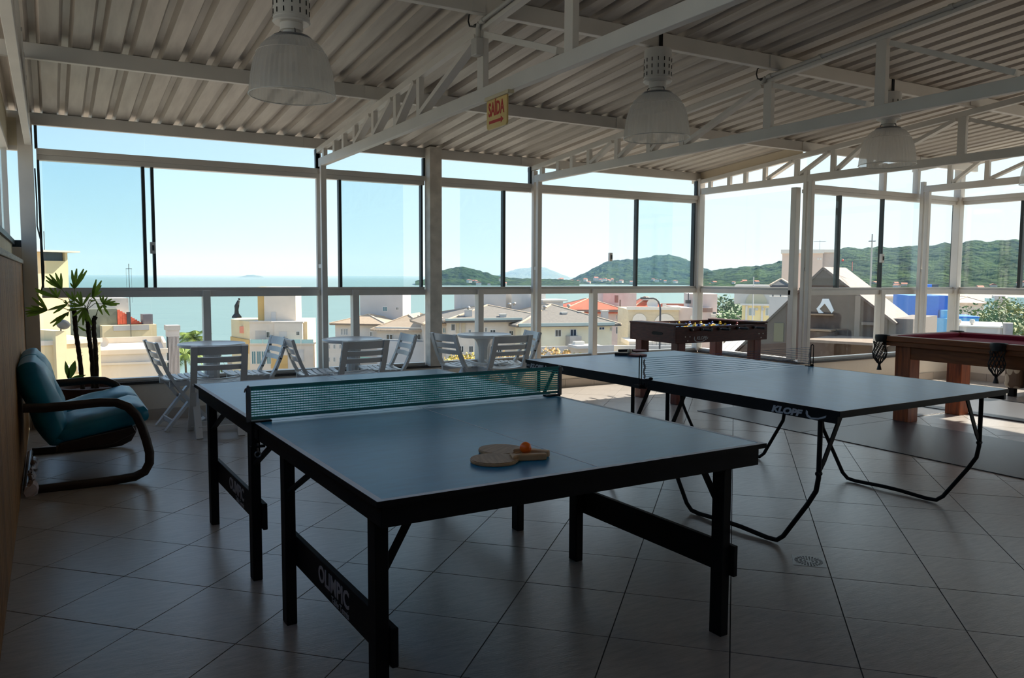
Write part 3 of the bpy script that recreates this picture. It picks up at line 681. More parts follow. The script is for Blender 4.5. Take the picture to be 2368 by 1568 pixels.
ch = MB().box(-.012, .012, -.012, .012, 0, .022).build('chalk_cube', mat('grey_chalk', (150, 148, 150), .8, var=.1, scale=60), bevel=.002); ch.location = (q.x, q.y, PZ - .045); tag(ch, 'small grey chalk cube lying on the burgundy cloth', 'chalk')

# ================================================================= RUBBER MATS ON THE FLOOR
rub = mat('rubber_mat', (72, 71, 76), .32, scale=14, stretch=(1, 6, 1), col2=(70, 69, 74), bump=.2, bscale=40)
for (a, b, c, d, h, lb) in ((5.76, 7.06, 4.82, 6.14, .006, 'dark grey rubber mat sheet beside the foosball table legs'), (5.77, 7.07, 1.2, 4.815, .0065, 'long dark grey rubber mat sheet between tennis table and billiard table'),
                            (7.07, 8.065, 4.83, 6.14, .006, 'grey rubber mat sheet behind the far end of the billiard table'), (8.07, 9.3, 1.2, 6.14, .012, 'grey rubber mat sheet on the window side of the billiard table')):
    o = MB().box(a, b, c, d, .0005, h).build('rubber_mat', rub, bevel=.002, seg=1); tag(o, lb, 'mat', 'rubber mats around the billiard table')

# ================================================================= FLORAL SOFA (only one end shows past the billiard table)
flo = bpy.data.materials.new('floral_fabric'); flo.use_nodes = True; t = flo.node_tree; p = t.nodes['Principled BSDF']; p.inputs['Roughness'].default_value = .9
tcn = nd(t, 'ShaderNodeTexCoord'); mp = nd(t, 'ShaderNodeMapping'); mp.inputs['Scale'].default_value = (9, 9, 5); mp.inputs['Rotation'].default_value = (.5, .3, .6)
vo = nd(t, 'ShaderNodeTexVoronoi'); vo.inputs['Scale'].default_value = 1.1; rp = nd(t, 'ShaderNodeValToRGB')
t.links.new(tcn.outputs['Object'], mp.inputs[0]); t.links.new(mp.outputs[0], vo.inputs[0]); t.links.new(vo.outputs['Distance'], rp.inputs[0]); t.links.new(rp.outputs[0], p.inputs['Base Color'])
rp.color_ramp.elements[0].position = .38; rp.color_ramp.elements[0].color = rgb(196, 182, 160); rp.color_ramp.elements[1].position = .42; rp.color_ramp.elements[1].color = rgb(112, 92, 76)
SF = empty('sofa', (10.2, 4.30, 0)); tag(SF, 'beige sofa with leaf pattern fabric past the billiard table', 'sofa')
for s_ in (-1, 1): MB().box(-.50, .45, s_ * .82 - .10, s_ * .82 + .10, .10, .60).build('armrest', flo, SF, bevel=.05, seg=3)
MB().box(-.46, .45, -.72, .72, .10, .30).build('base', flo, SF, bevel=.03)
for yy in (-.36, .36): MB().box(-.48, .22, yy - .355, yy + .355, .30, .45).build('seat_cushion', flo, SF, bevel=.05, seg=3)
MB().box(.20, .47, -.72, .72, .30, .84).build('backrest', flo, SF, bevel=.06, seg=3)
for a in (-.42, .36):
    for b in (-.85, .85): MB().box(a - .03, a + .04, b - .035, b + .035, 0, .11).build('foot', BLACK, SF)

# ================================================================= FLOOR DRAIN
dc = Vector((on(1870, 1298, z=0).x, on(1870, 1298, z=0).y, 0))
inox = mat('brushed_steel', (150, 148, 146), .35, metal=.8, var=.1, scale=30)
DR = empty('floor_drain', (dc.x, dc.y, 0), math.atan2(TI.y, TI.x)); tag(DR, 'square steel floor drain grate with rings of slots set in the tiles', 'drain')
MB().box(-.075, .075, -.075, .075, -.001, .0015).build('drain_frame', inox, DR, bevel=.0008, seg=1)
sl = MB()
for r_, n_, w_, l_ in ((.058, 26, .006, .016), (.038, 18, .006, .012), (.02, 10, .005, .010)):
    for i in range(n_):
        a_ = 2 * math.pi * i / n_; cs = Vector((math.cos(a_), math.sin(a_), 0))
        sl.bar(cs * (r_ - l_ / 2) + Vector((0, 0, .0012)), cs * (r_ + l_ / 2) + Vector((0, 0, .0012)), w_, .0014)
sl.build('slot_ring', BLACK, DR)

# ================================================================= ROUND PLASTIC TABLES
plas = mat('white_plastic', (222, 222, 220), .35, var=.03, scale=5, spec=.5)
TZ = .745
def round_table(x, y, label):
    T = empty('round_table', (x, y, 0)); tag(T, label, 'table', 'white round plastic tables')
    MB().lathe([(.02, TZ - .03), (.275, TZ - .034), (.295, TZ - .03), (.303, TZ - .012), (.297, TZ), (.285, TZ + .001), (.272, TZ - .006), (.02, TZ - .006)], 40).build('table_top', plas, T, smooth=True)
    prof = [(.075, .05), (.068, .12), (.064, .30), (.066, .50), (.072, .60), (.095, .66), (.14, TZ - .03)]
    pd = MB(); n = 24; vs_ = []
    for r_, z_ in prof:
        for k in range(n): vs_.append(((r_ - (.006 if k % 2 else 0)) * math.cos(2 * math.pi * k / n), (r_ - (.006 if k % 2 else 0)) * math.sin(2 * math.pi * k / n), z_))
    fs = [(i * n + k, i * n + (k + 1) % n, (i + 1) * n + (k + 1) % n, (i + 1) * n + k) for i in range(len(prof) - 1) for k in range(n)] + [tuple(range(n - 1, -1, -1)), tuple((len(prof) - 1) * n + k for k in range(n))]
    pd.add(vs_, fs).build('pedestal', plas, T, smooth=True)
    for k in range(4):
        a = R(45 + 90 * k); c, s_ = math.cos(a), math.sin(a)
        MB(Matrix.Rotation(a, 4, 'Z')).prism([(.03, 0.02), (.03, .09), (.10, .075), (.24, .05), (.255, .0), (.22, .0)], lambda p, q, t: (p, t, q), -.035, .035).build('foot', plas, T, bevel=.006)
    return T
round_table(1.30, 7.88, 'white round plastic table nearest the potted palm')
round_table(2.645, 7.82, 'white round plastic table between the other two round tables')
round_table(4.15, 7.80, 'white round plastic table just right of the square column')

# ================================================================= FOLDING CHAIRS (faces +y locally)
def arc_slat(y, z, w, depth, h, th, tilt, segs=8):
    # curved slat spanning x in [-w,w], bowed towards -y by depth
    m = MB(); prev = None; vs_ = []; fs = []
    n = Vector((0, math.cos(tilt), math.sin(tilt))); u = Vector((0, -math.sin(tilt), math.cos(tilt)))
    for i in range(segs + 1):
        x = -w + 2 * w * i / segs; d = -depth * (1 - (x / w) ** 2)
        c = Vector((x, y + d, z))
        for a, b in ((-1, -1), (1, -1), (1, 1), (-1, 1)): vs_.append(c + n * (a * th / 2) + u * (b * h / 2))
    for i in range(segs):
        for k in range(4): fs.append((i * 4 + k, i * 4 + (k + 1) % 4, (i + 1) * 4 + (k + 1) % 4, (i + 1) * 4 + k))
    fs += [(3, 2, 1, 0), tuple(segs * 4 + k for k in range(4))]
    return m.add(vs_, fs)
CH = empty('folding_chair')
long_p = [(-.262, .785), (-.235, .70), (-.20, .60), (-.155, .50), (-.09, .39), (.0, .27), (.12, .14), (.26, .0)]
for s_ in (-1, 1):
    m = MB()
    for (a, b), (c, d) in zip(long_p[:-1], long_p[1:]):
        e = Vector((0, c - a, d - b)).normalized() * .006
        m.bar((s_ * .19, a - e.y, b - e.z), (s_ * .19, c + e.y, d + e.z), .026, .050, (1, 0, 0))
    m.build('long_leg', plas, CH)
    MB().bar((s_ * .160, .155, .425), (s_ * .160, -.19, .0), .024, .052, (1, 0, 0)).build('short_leg', plas, CH)
    MB().prism([(-.15, .392), (.19, .405), (.19, .45), (-.15, .44)], lambda a, b, t: (t, a, b), s_ * .168 - .012, s_ * .168 + .012).build('seat_rail', plas, CH)
for (y, z, h) in ((-.250, .752, .075), (-.226, .672, .048), (-.200, .604, .045)): arc_slat(y + .012, z, .2, .028, h, .012, .30).build('back_slat', plas, CH)
for k in range(7):
    y = -.135 + k * .056; dz = .014 * math.cos((k - 1.2) * .8)
    m = MB(); n = 8
    vs_ = []; fs = []
    for i in range(n + 1):
        x = -.2 + .4 * i / n; z = .452 - .016 * (1 - (x / .2) ** 2) + .012 * (k / 6.0) + (.006 if k in (0, 6) else 0)
        vs_ += [(x, y - .021, z - .006), (x, y + .021, z - .006), (x, y + .021, z + .006), (x, y - .021, z + .006)]
    for i in range(n):
        for j in range(4): fs.append((i * 4 + j, i * 4 + (j + 1) % 4, (i + 1) * 4 + (j + 1) % 4, (i + 1) * 4 + j))
    fs += [(3, 2, 1, 0), tuple(n * 4 + j for j in range(4))]
    m.add(vs_, fs).build('seat_slat', plas, CH)
MB().bar((-.19, .20, .062), (.19, .20, .062), .014, .04).build('stretcher', plas, CH)
MB().bar((-.16, -.128, .076), (.16, -.128, .076), .014, .04).build('stretcher', plas, CH)
spots = [((350, 791), -83.5, 'white folding chair facing right at the table nearest the potted palm'),
         ((508, 801), -3, 'white folding chair with its back to the room at the table nearest the palm'),
         ((642, 780), 95, 'white folding chair facing left back to back with another chair'),
         ((668, 784), -93, 'white folding chair facing right its back touching the chair behind it'),
         ((846, 789), 4, 'white folding chair with its back to the room at the middle round table'),
         ((943, 774), 87, 'white folding chair facing left just left of the square column'),
         ((1027, 773), -80, 'white folding chair turned right just right of the square column'),
         ((1186, 777), 2, 'white folding chair with its back to the room beside the steel legged tennis table'),
         ((1230, 767), 80, 'white folding chair facing left by the truss post, partly hidden by another chair')]
for k, (bp, a, lb) in enumerate(spots):
    o = CH if k == 0 else dup(CH)
    q = on(bp[0], bp[1], z=.785); y = min(q.y, 7.98 if abs(abs(a) - 90) < 20 else 8.0)
    q = on(bp[0], bp[1], y=y) if y < q.y else q
    o.location = (q.x - math.sin(R(a)) * .25, q.y + math.cos(R(a)) * .25, 0); o.rotation_euler = (0, 0, R(a)); o.scale = (1.06, 1, 1); tag(o, lb, 'chair', 'white folding chairs')
    print('chair', k, tuple(round(c, 2) for c in o.location))

# ================================================================= BLUE LOVESEAT ON A BENT FRAME
vinyl = mat('blue_vinyl', (0, 128, 160), .4, scale=5, col2=(0, 106, 138), bump=.25, bscale=9, spec=.45)
bent = mat('dark_bentwood', (44, 30, 24), .35, var=.2, scale=8, stretch=(1, 1, 6))
LV = empty('loveseat', (0, 6.43, 0)); tag(LV, 'teal blue vinyl loveseat on a dark bent frame against the plank wall', 'loveseat')
fp = [(-.17, .548), (-.05, .54), (.10, .545), (.26, .552), (.35, .545), (.42, .51), (.47, .45), (.50, .37), (.525, .28), (.543, .19), (.540, .12), (.51, .065), (.45, .038), (.35, .030), (.2, .026), (.0, .024), (-.12, .024), (-.16, .026)]
for s_ in (-1, 1): MB().tube([(a, s_ * .63, b) for a, b in fp], .020, 10, ry=.030).build('arm_frame', bent, LV, smooth=True)
MB().tube([(-.16, -.63, .026), (-.172, -.60, .026), (-.172, .60, .026), (-.16, .63, .026)], .018, 10).build('rear_bar', steel, LV, smooth=True)
MB().prism([(.00, .235), (.10, .245), (.34, .27), (.47, .33), (.45, .37), (.02, .30)], lambda a, b, t: (a, t, b), -.60, .60).build('seat_frame', bent, LV, bevel=.006)
def cushion(w, d, h, M, name):
    b = bmesh.new(); bmesh.ops.create_cube(b, size=1)
    bmesh.ops.scale(b, vec=(w, d, h), verts=b.verts); bmesh.ops.subdivide_edges(b, edges=b.edges, cuts=7, use_grid_fill=True)
    for v in b.verts:
        x, y, z = v.co.x / (w / 2), v.co.y / (d / 2), v.co.z / (h / 2)
        ex = max(abs(x), abs(y))
        k = (1 - min(1, abs(x)) ** 6) * (1 - min(1, abs(y)) ** 6)
        v.co.z *= .62 + .5 * k
        if abs(x) > .9: v.co.x *= 1 - .12 * abs(z) ** 2 * (.5 + .5 * abs(z)) * .5
        if abs(y) > .9: v.co.y *= 1 - .05 * abs(z) ** 2
        v.co.z += .006 * math.sin(x * 7 + y * 3) * k
    me = bpy.data.meshes.new(name); b.to_mesh(me); b.free(); me.transform(M)
    for p_ in me.polygons: p_.use_smooth = True
    return link(name, me, vinyl, LV)
for s_ in (-1, 1):
    cushion(.56, .585, .15, Matrix.Translation((.275, s_ * .295, .392)) @ Matrix.Rotation(R(-13), 4, 'Y'), 'seat_cushion')
    cushion(.56, .585, .17, Matrix.Translation((-.065, s_ * .295, .555)) @ Matrix.Rotation(R(-70 - 38), 4, 'Y'), 'back_cushion')
    MB(Matrix.Translation((.50, s_ * .295, .455)) @ Matrix.Rotation(R(-13), 4, 'Y')).box(-.09, .05, -.285, .285, -.012, .012).build('seat_flap', vinyl, LV, bevel=.01, seg=3)
# crumpled plastic bag behind it
bagm = mat('clear_bag', (196, 182, 184), .35, var=.15, scale=10, trans=.0)
bg_ = MB(); rng = random.Random(5); n = 10; vs_ = []; L_ = 26
for i in range(L_ + 1):
    t = i / L_; yy = 5.72 + t * 1.05; rr = .022 + .012 * math.sin(t * 17) + (.025 if t < .12 else 0)
    for k in range(n):
        a_ = 2 * math.pi * k / n; r_ = rr * rng.uniform(.7, 1.3)
        vs_.append((XL + .055 + .010 * math.sin(t * 9) + min(.05, r_) * math.cos(a_) * .75, yy + rng.uniform(-.01, .01), max(.002, .03 + r_ * math.sin(a_) + .01 * math.sin(t * 23))))
fs = [(i * n + k, i * n + (k + 1) % n, (i + 1) * n + (k + 1) % n, (i + 1) * n + k) for i in range(L_) for k in range(n)] + [tuple(range(n - 1, -1, -1)), tuple(L_ * n + k for k in range(n))]
tag(bg_.add(vs_, fs).build('plastic_sheet', bagm), 'crumpled pale plastic sheet on the floor between loveseat and wall', 'plastic sheet')

# ================================================================= POTTED PALM
PP = empty('potted_palm', (.27, 7.84, 0)); tag(PP, 'fan leaved palm with three stems in a dark terracotta pot behind the loveseat', 'potted plant')
terr = mat('dark_terracotta', (74, 44, 34), .7, var=.15, scale=8)
MB().lathe([(.15, 0), (.17, .05), (.215, .30), (.222, .355), (.24, .36), (.245, .41), (.222, .412), (.212, .37), (.2, .36)], 32, cap1=False).build('pot', terr, PP, smooth=True)
soil = MB(); soil.lathe([(.001, .385), (.10, .392), (.212, .37)], 20, cap0=False, cap1=False); soil.build('soil', mat('bark_mulch', (82, 48, 34), .95, col2=(46, 28, 20), scale=50, bump=.8, bscale=60), PP)
stem_m = mat('fibrous_stem', (44, 34, 26), .9, scale=12, stretch=(3, 3, 12), col2=(70, 54, 36), bump=.6, bscale=30)
frond = net_mat('palm_leaf', (104, 128, 46))
frond_y = mat('leaf_stalk', (120, 124, 62), .6)
PO = Vector((.27, 7.84, 0))
def lp(cx, cy, dy=0.0):
    # crop pixel (scale 5.6 from 0,560) to a point near the plant, in plant space
    p_ = on(cx / 5.6, 560 + cy / 5.6, y=PO.y + dy); return p_ - PO
for pts in ([(1065, 1720, -.02), (1040, 1560), (1010, 1350), (985, 1180), (970, 1000), (960, 880)], [(1200, 1740, .03), (1195, 1560), (1175, 1380), (1150, 1200), (1140, 1050), (1105, 860)], [(1250, 1740, -.03), (1245, 1560), (1235, 1330), (1215, 1150), (1215, 1010), (1240, 960)]):
    d0 = pts[0][2]; q_ = [lp(p_[0], p_[1], d0) for p_ in pts]; q_[0].z = .37
    mid = [q_[0]]
    for a, b in zip(q_[:-1], q_[1:]):
        for t in (.25, .5, .75, 1): mid.append(a.lerp(b, t))
    st = MB().tube(mid, [.017 + (.003 if i % 2 else 0) for i in range(len(mid))], 8)
    rr = random.Random(3)
    for v in mid[4:]:
        for _ in range(2):
            a_ = rr.uniform(0, 6.28); st.tube([v, v + Vector((.028 * math.cos(a_), .028 * math.sin(a_), .03 * rr.uniform(.3, 1.2)))], [.003, .0006], 4)
    st.build('stem', stem_m, PP, smooth=True)
crown = {0: lp(965, 900, -.02), 1: lp(1120, 880, .03), 2: lp(1235, 965, -.03)}
fans = [((800, 610), [(590, 440), (595, 495), (640, 415), (718, 398), (790, 402), (700, 520)], 0, .06), ((965, 605), [(930, 362), (993, 343), (1083, 348), (1124, 368), (908, 525)], 0, -.03),
        ((1195, 720), [(1247, 483), (1315, 498), (1312, 560), (1318, 632), (1220, 560)], 1, .08), ((745, 722), [(452, 600), (460, 632), (640, 588), (710, 588), (780, 620), (560, 640)], 0, .10),
        ((1335, 800), [(1290, 690), (1335, 688), (1390, 712), (1450, 735), (1495, 765), (1552, 798), (1512, 818), (1382, 845)], 1, -.05), ((615, 882), [(415, 715), (480, 670), (400, 822), (330, 850), (325, 900), (345, 962), (330, 930)], 0, -.12),
        ((1065, 828), [(930, 690), (1000, 640), (1042, 640), (1172, 660), (900, 780), (870, 825)], 1, -.10), ((1095, 850), [(870, 880), (940, 962), (1008, 1040), (1075, 1078), (1130, 1030), (1190, 1080)], 1, -.16),
        ((880, 800), [(625, 880), (690, 922), (820, 768), (840, 748)], 0, .02), ((890, 905), [(648, 1052), (684, 1092), (748, 1015), (868, 962)], 0, -.06), ((960, 760), [(850, 640), (880, 690), (930, 640), (1010, 660), (870, 780)], 0, .12),
        ((1240, 755), [(1328, 940), (1300, 880), (1200, 700), (1160, 760)], 1, .02), ((1330, 815), [(1418, 950), (1370, 850), (1300, 870)], 2, .05), ((1120, 1150), [(1010, 1090), (1060, 1130), (1180, 1010), (1210, 1120)], 1, .06)]
for (bx_, tips, ci, dy) in fans:
    b0 = lp(bx_[0], bx_[1], dy); c0 = crown[ci]
    lf = MB()
    for k, tp in enumerate(tips):
        e = lp(tp[0], tp[1], dy + (.05 if k % 2 else -.04))
        d = e - b0; L = d.length; d.normalize()
        sd = d.cross(Vector((.2, 1, .1))).normalized(); nn_ = d.cross(sd).normalized()
        w = min(.014, .05 * L + .005)
        p1 = b0 + d * (L * .15) + nn_ * .003; p2 = b0 + d * (L * .6) + nn_ * .006; p3 = e
        vs_ = [b0 - sd * .002, b0 + sd * .002, p1 - sd * w * .6, p1 + nn_ * .003, p1 + sd * w * .6, p2 - sd * w, p2 + nn_ * .004, p2 + sd * w, p3 - sd * w * .35, p3 + sd * w * .35]
        fs = [(0, 1, 3), (0, 3, 2), (1, 4, 3), (2, 3, 6, 5), (3, 4, 7, 6), (5, 6, 8), (6, 7, 9), (6, 9, 8)]
        lf.add(vs_, fs)
    o = lf.build('leaf', frond, PP)
    m2 = (c0 + b0) / 2 + Vector((0, 0, .03))
    MB().tube([c0, m2, b0], .003, 5).build('leaf_stalk', frond_y, PP)
# small broad leaved shoot in the same pot
bl = net_mat('broad_leaf', (88, 122, 54))
for (a, b, w) in (((890, 1770), (846, 1540), .018), ((900, 1770), (974, 1534), .028), ((905, 1770), (1114, 1719), .014), ((885, 1775), (868, 1680), .010)):
    p0, p1 = lp(a[0], a[1] - 0, -.09), lp(b[0], b[1], -.06); p0.z = max(p0.z, .385)
    d = p1 - p0; sd = d.cross(Vector((.1, 1, 0))).normalized(); n = 7; vs_ = []
    for i in range(n + 1):
        t = i / n; ww = w * math.sin(math.pi * min(1, t * .92 + .06)) ; c = p0 + d * t
        vs_ += [c - sd * ww, c + Vector((0, .006, 0)), c + sd * ww]
    fs = []
    for i in range(n): fs += [(i * 3, i * 3 + 1, i * 3 + 4, i * 3 + 3), (i * 3 + 1, i * 3 + 2, i * 3 + 5, i * 3 + 4)]
    MB().add(vs_, fs).build('shoot_leaf', bl, PP, smooth=True)

# ================================================================= BELL LAMPS
lens = bpy.data.materials.new('prismatic_acrylic'); lens.use_nodes = True; t = lens.node_tree; t.nodes.clear()
tr = nd(t, 'ShaderNodeBsdfTransparent'); tr.inputs[0].default_value = (.86, .86, .85, 1)
df = nd(t, 'ShaderNodeBsdfPrincipled'); df.inputs['Base Color'].default_value = rgb(208, 206, 202); df.inputs['Roughness'].default_value = .25
tl = nd(t, 'ShaderNodeBsdfTranslucent'); tl.inputs[0].default_value = rgb(224, 221, 216)
m1 = nd(t, 'ShaderNodeMixShader'); m1.inputs[0].default_value = .5; t.links.new(df.outputs[0], m1.inputs[1]); t.links.new(tl.outputs[0], m1.inputs[2])
m2_ = nd(t, 'ShaderNodeMixShader'); m2_.inputs[0].default_value = .55; t.links.new(tr.outputs[0], m2_.inputs[1]); t.links.new(m1.outputs[0], m2_.inputs[2])
oo = nd(t, 'ShaderNodeOutputMaterial'); t.links.new(m2_.outputs[0], oo.inputs[0])
lampw = mat('lamp_enamel', (206, 204, 200), .4, var=.03)
LP = empty('bell_lamp')
n = 96; prof = [(.105, .310), (.135, .295), (.165, .265), (.190, .225), (.208, .18), (.220, .13), (.228, .08), (.233, .03), (.235, .0)]
vs_ = []; fs = []
for r_, z_ in prof:
    for k in range(n): q_ = r_ - (.0022 if k % 2 else 0); vs_.append((q_ * math.cos(2 * math.pi * k / n), q_ * math.sin(2 * math.pi * k / n), z_))
for i in range(len(prof) - 1):
    for k in range(n): fs.append((i * n + k, i * n + (k + 1) % n, (i + 1) * n + (k + 1) % n, (i + 1) * n + k))
sh = MB().add(vs_, fs).build('lens_shade', lens, LP)
MB().tube([(.236 * math.cos(a_), .236 * math.sin(a_), .0) for a_ in [2 * math.pi * k / 48 for k in range(48)]], .003, 6, True).build('rim', lampw, sh, smooth=True)
MB().tube([(.191 * math.cos(a_), .191 * math.sin(a_), .228) for a_ in [2 * math.pi * k / 48 for k in range(48)]], .0016, 4, True).build('band', lampw, sh)
MB().lathe([(.02, .318), (.108, .306), (.112, .312), (.10, .322), (.02, .33)], 32).build('collar', steel, LP, smooth=True)
MB().lathe([(.045, .325), (.045, .352), (.062, .352), (.062, .405), (.09, .405), (.10, .42), (.03, .424)], 28).build('socket', lampw, LP, smooth=True)
for k in range(3):
    a_ = R(30 + 120 * k); MB().tube([(.05 * math.cos(a_), .05 * math.sin(a_), .36), (.07 * math.cos(a_), .07 * math.sin(a_), .345), (.075 * math.cos(a_), .075 * math.sin(a_), .322)], .004, 6).build('wire_clip', steel, LP)
dr = MB().lathe([(.096, .392), (.103, .40), (.098, .41), (.098, .60), (.094, .622), (.02, .63)], 32).build('ballast_drum', lampw, LP, smooth=True)
sl = MB()
for row in range(3):
    for k in range(14):
        a_ = 2 * math.pi * k / 14; c = Vector((math.cos(a_), math.sin(a_), 0)) * .0985
        sl.bar(c + Vector((0, 0, .432 + row * .047)), c + Vector((0, 0, .458 + row * .047)), .005, .005, c)
sl.build('vent_slots', BLACK, dr)
MB().bar((0, -.03, .62), (0, -.03, .735), .03, .006, (0, 1, 0)).build('hanger_strap', BLACK, LP)
for k, (x, lb) in enumerate(((1.21, 'bell lamp with clear ribbed shade hanging nearest the left wall'), (3.82, 'bell lamp with ribbed shade hanging right of the exit sign'), (6.44, 'bell lamp with ribbed shade in front of the third roof truss'), (9.06, 'bell lamp with ribbed shade cut by the right picture edge'))):
    o = LP if k == 0 else dup(LP)
    o.location = (x, 4.55, 2.375); tag(o, lb, 'lamp', 'bell lamps under the roof')

# ================================================================= EXIT SIGN
SG = empty('exit_sign', (X1 - .02, 4.42, 2.50)); tag(SG, 'cream exit sign with red letters and arrow hanging from the truss', 'sign')
acry = mat('cream_acrylic', (224, 190, 120), .35, var=.04); redl = mat('red_letters', (186, 34, 26), .5)
MB().box(-.022, .022, -.17, .13, -.022, 0).build('mounting_rail', mat('sign_rail', (204, 190, 158), .5), SG, bevel=.003)
pl = []
for cx_, cz_, a0 in ((.105, -.178, 270), (-.105, -.178, 180)): pl += [(cx_ + .022 * math.cos(R(a0 + 90 - k * 15 if False else a0 + k * 15)), cz_ + .022 * math.sin(R(a0 + k * 15))) for k in range(7)]
poly = [(-.127, -.018)] + [(-.105 + .022 * math.cos(R(180 + k * 15)), -.178 + .022 * math.sin(R(180 + k * 15))) for k in range(7)] + [(.105 + .022 * math.cos(R(270 + k * 15)), -.178 + .022 * math.sin(R(270 + k * 15))) for k in range(7)] + [(.127, -.018)]
MB().prism(poly, lambda a, b, t: (t, a, b), -.006, .006).build('panel', acry, SG)
text_obj('lettering', 'SAÍDA', .115, redl, SG, frame_mat((-.0065, .004, -.085), (0, -1, 0), (0, 0, 1)), bold=.003, sxx=.62)
MB(frame_mat((-.0065, .004, -.158), (0, -1, 0), (0, 0, 1))).prism([(-.09, -.009), (.06, -.009), (.06, -.021), (.092, 0), (.06, .021), (.06, .009), (-.09, .009)], lambda a, b, t: (a, b, t), 0, .001).build('arrow', redl, SG)

# ================================================================= CONDUITS, JUNCTION BOXES AND CABLES ON THE TRUSSES
pvc = mat('grey_conduit', (184, 180, 174), .5); cabm = mat('black_cable', (20, 20, 20), .5)
def conduit(xc, y0, lab, box=True):
    C_ = empty('conduit_run', (xc - .045, y0, 0)); tag(C_, lab, 'conduit')
    zt = lambda yy: roof_z(yy) - .125
    MB().tube([(0, 0, zt(y0)), (0, -(y0 - YB) + .1, zt(YB + .1))], .014, 10).build('pipe', pvc, C_, smooth=True)
    for q_ in (.02, .5, 1.5, 2.6): MB().tube([(0, -q_, zt(y0 - q_)), (0, -q_ - .03, zt(y0 - q_ - .03))], .019, 10).build('coupling', pvc, C_, smooth=True)
    MB().tube([(0, .01, zt(y0)), (0, .025, zt(y0) - .012), (0, .03, zt(y0) - .03), (0, .03, zt(y0) - (.10 if box else .045))], .016, 10).build('elbow', pvc, C_, smooth=True)
    if box: MB().box(-.03, .022, -.005, .075, zt(y0) - .20, zt(y0) - .09).build('junction_box', pvc, C_, bevel=.006)
    a_ = .05 if box else .03
    z0_ = zt(y0) - .01
    cb = MB().tube([(-.01, .03, z0_), (-.015, .03 + a_ * .6, z0_ - .003), (-.02, .03 + a_ * 1.6, z0_ + .012), (-.02, .03 + a_ * 2, z0_ + .05), (-.02, .03 + a_ * 1.7, z0_ + .088), (-.01, .03 + a_ * .9, z0_ + .10), (0, .02, z0_ + .105)], .005, 8)
    cb.tube([(-.01, .03, z0_), (-.012, .055, z0_)], .011, 8); cb.build('cable', cabm, C_, smooth=True)
conduit(X1 + .01, 4.62, 'grey conduit with junction box and black cable loop on the exit sign truss')
conduit(X2 + .02, 4.66, 'grey conduit and short black cable along the truss between bell lamps', False)
# loose black cable hanging down the corner column
pts = [(-.075, 8.19, 2.30), (-.070, 8.18, 2.0), (-.075, 8.18, 1.80), (-.045, 8.17, 1.64), (-.038, 8.17, 1.45), (-.04, 8.17, 1.34), (-.062, 8.18, 1.24)]
sm = []
for i in range(len(pts) - 1):
    for t_i in range(4): sm.append(Vector(pts[i]).lerp(Vector(pts[i + 1]), t_i / 4))
sm.append(Vector(pts[-1]))
tag(MB().tube(sm, .006, 8).build('hanging_cable', cabm, smooth=True), 'loose black cable hanging down beside the corner column', 'cable')

# ================================================================= OUTSIDE: GROUND, SEA, HILLS
GZ = -17.0; KD = 1.7
sea_m = bpy.data.materials.new('sea_water'); sea_m.use_nodes = True; t = sea_m.node_tree; p = t.nodes['Principled BSDF']
p.inputs['Base Color'].default_value = rgb(130, 158, 154); p.inputs['Roughness'].default_value = .55; p.inputs['Specular IOR Level'].default_value = .25
tcn = nd(t, 'ShaderNodeTexCoord'); mp = nd(t, 'ShaderNodeMapping'); mp.inputs['Scale'].default_value = (.06, .25, 1); mp.inputs['Rotation'].default_value = (0, 0, R(35))
nz = nd(t, 'ShaderNodeTexNoise'); nz.inputs['Scale'].default_value = 1.0; nz.inputs['Detail'].default_value = 6
t.links.new(tcn.outputs['Object'], mp.inputs[0]); t.links.new(mp.outputs[0], nz.inputs[0])
mixn = nd(t, 'ShaderNodeMix', data_type='RGBA'); mixn.inputs[6].default_value = rgb(104, 126, 126); mixn.inputs[7].default_value = rgb(118, 140, 136)
t.links.new(nz.outputs[0], mixn.inputs[0]); t.links.new(mixn.outputs[2], p.inputs['Base Color'])
Rr = 40000
sea = MB().add([(-Rr, -Rr, GZ - .6), (Rr, -Rr, GZ - .6), (Rr, Rr, GZ - .6), (-Rr, Rr, GZ - .6)], [(0, 1, 2, 3)]).build('sea', sea_m); tag(sea, 'calm pale green sea reaching to the horizon', 'sea', kind='structure')
coast = [(-300, 118), (100, 126), (420, 132), (560, 140), (760, 152), (1000, 180), (1300, 235), (1600, 300), (1760, 420), (1900, 800), (2050, 1600), (2500, 2200)]
poly = [far(px, 700, D) for px, D in coast]; poly = [(v.x, v.y) for v in poly] + [(2500, -600), (400, -600), (-250, -300), (-250, 60)]
MB().prism(poly, lambda a, b, t: (a, b, t), GZ - .8, GZ).build('ground', mat('town_ground', (158, 150, 138), .95, var=.12, scale=.08))
tag(bpy.data.objects['ground'], 'pale paved ground of the town far below the terrace', 'ground', kind='structure')
sand = []
for px, D in coast[:7]:
    v = far(px, 700, D); sand.append((v.x, v.y))
sand += [(far(px, 700, D * .86).x, far(px, 700, D * .86).y) for px, D in reversed(coast[:7])]
MB().prism(sand, lambda a, b, t: (a, b, t), GZ - .5, GZ + .05).build('beach', mat('beach_sand', (228, 212, 184), .95, var=.05, scale=.3))
tag(bpy.data.objects['beach'], 'strip of pale sand along the water', 'beach', kind='structure')
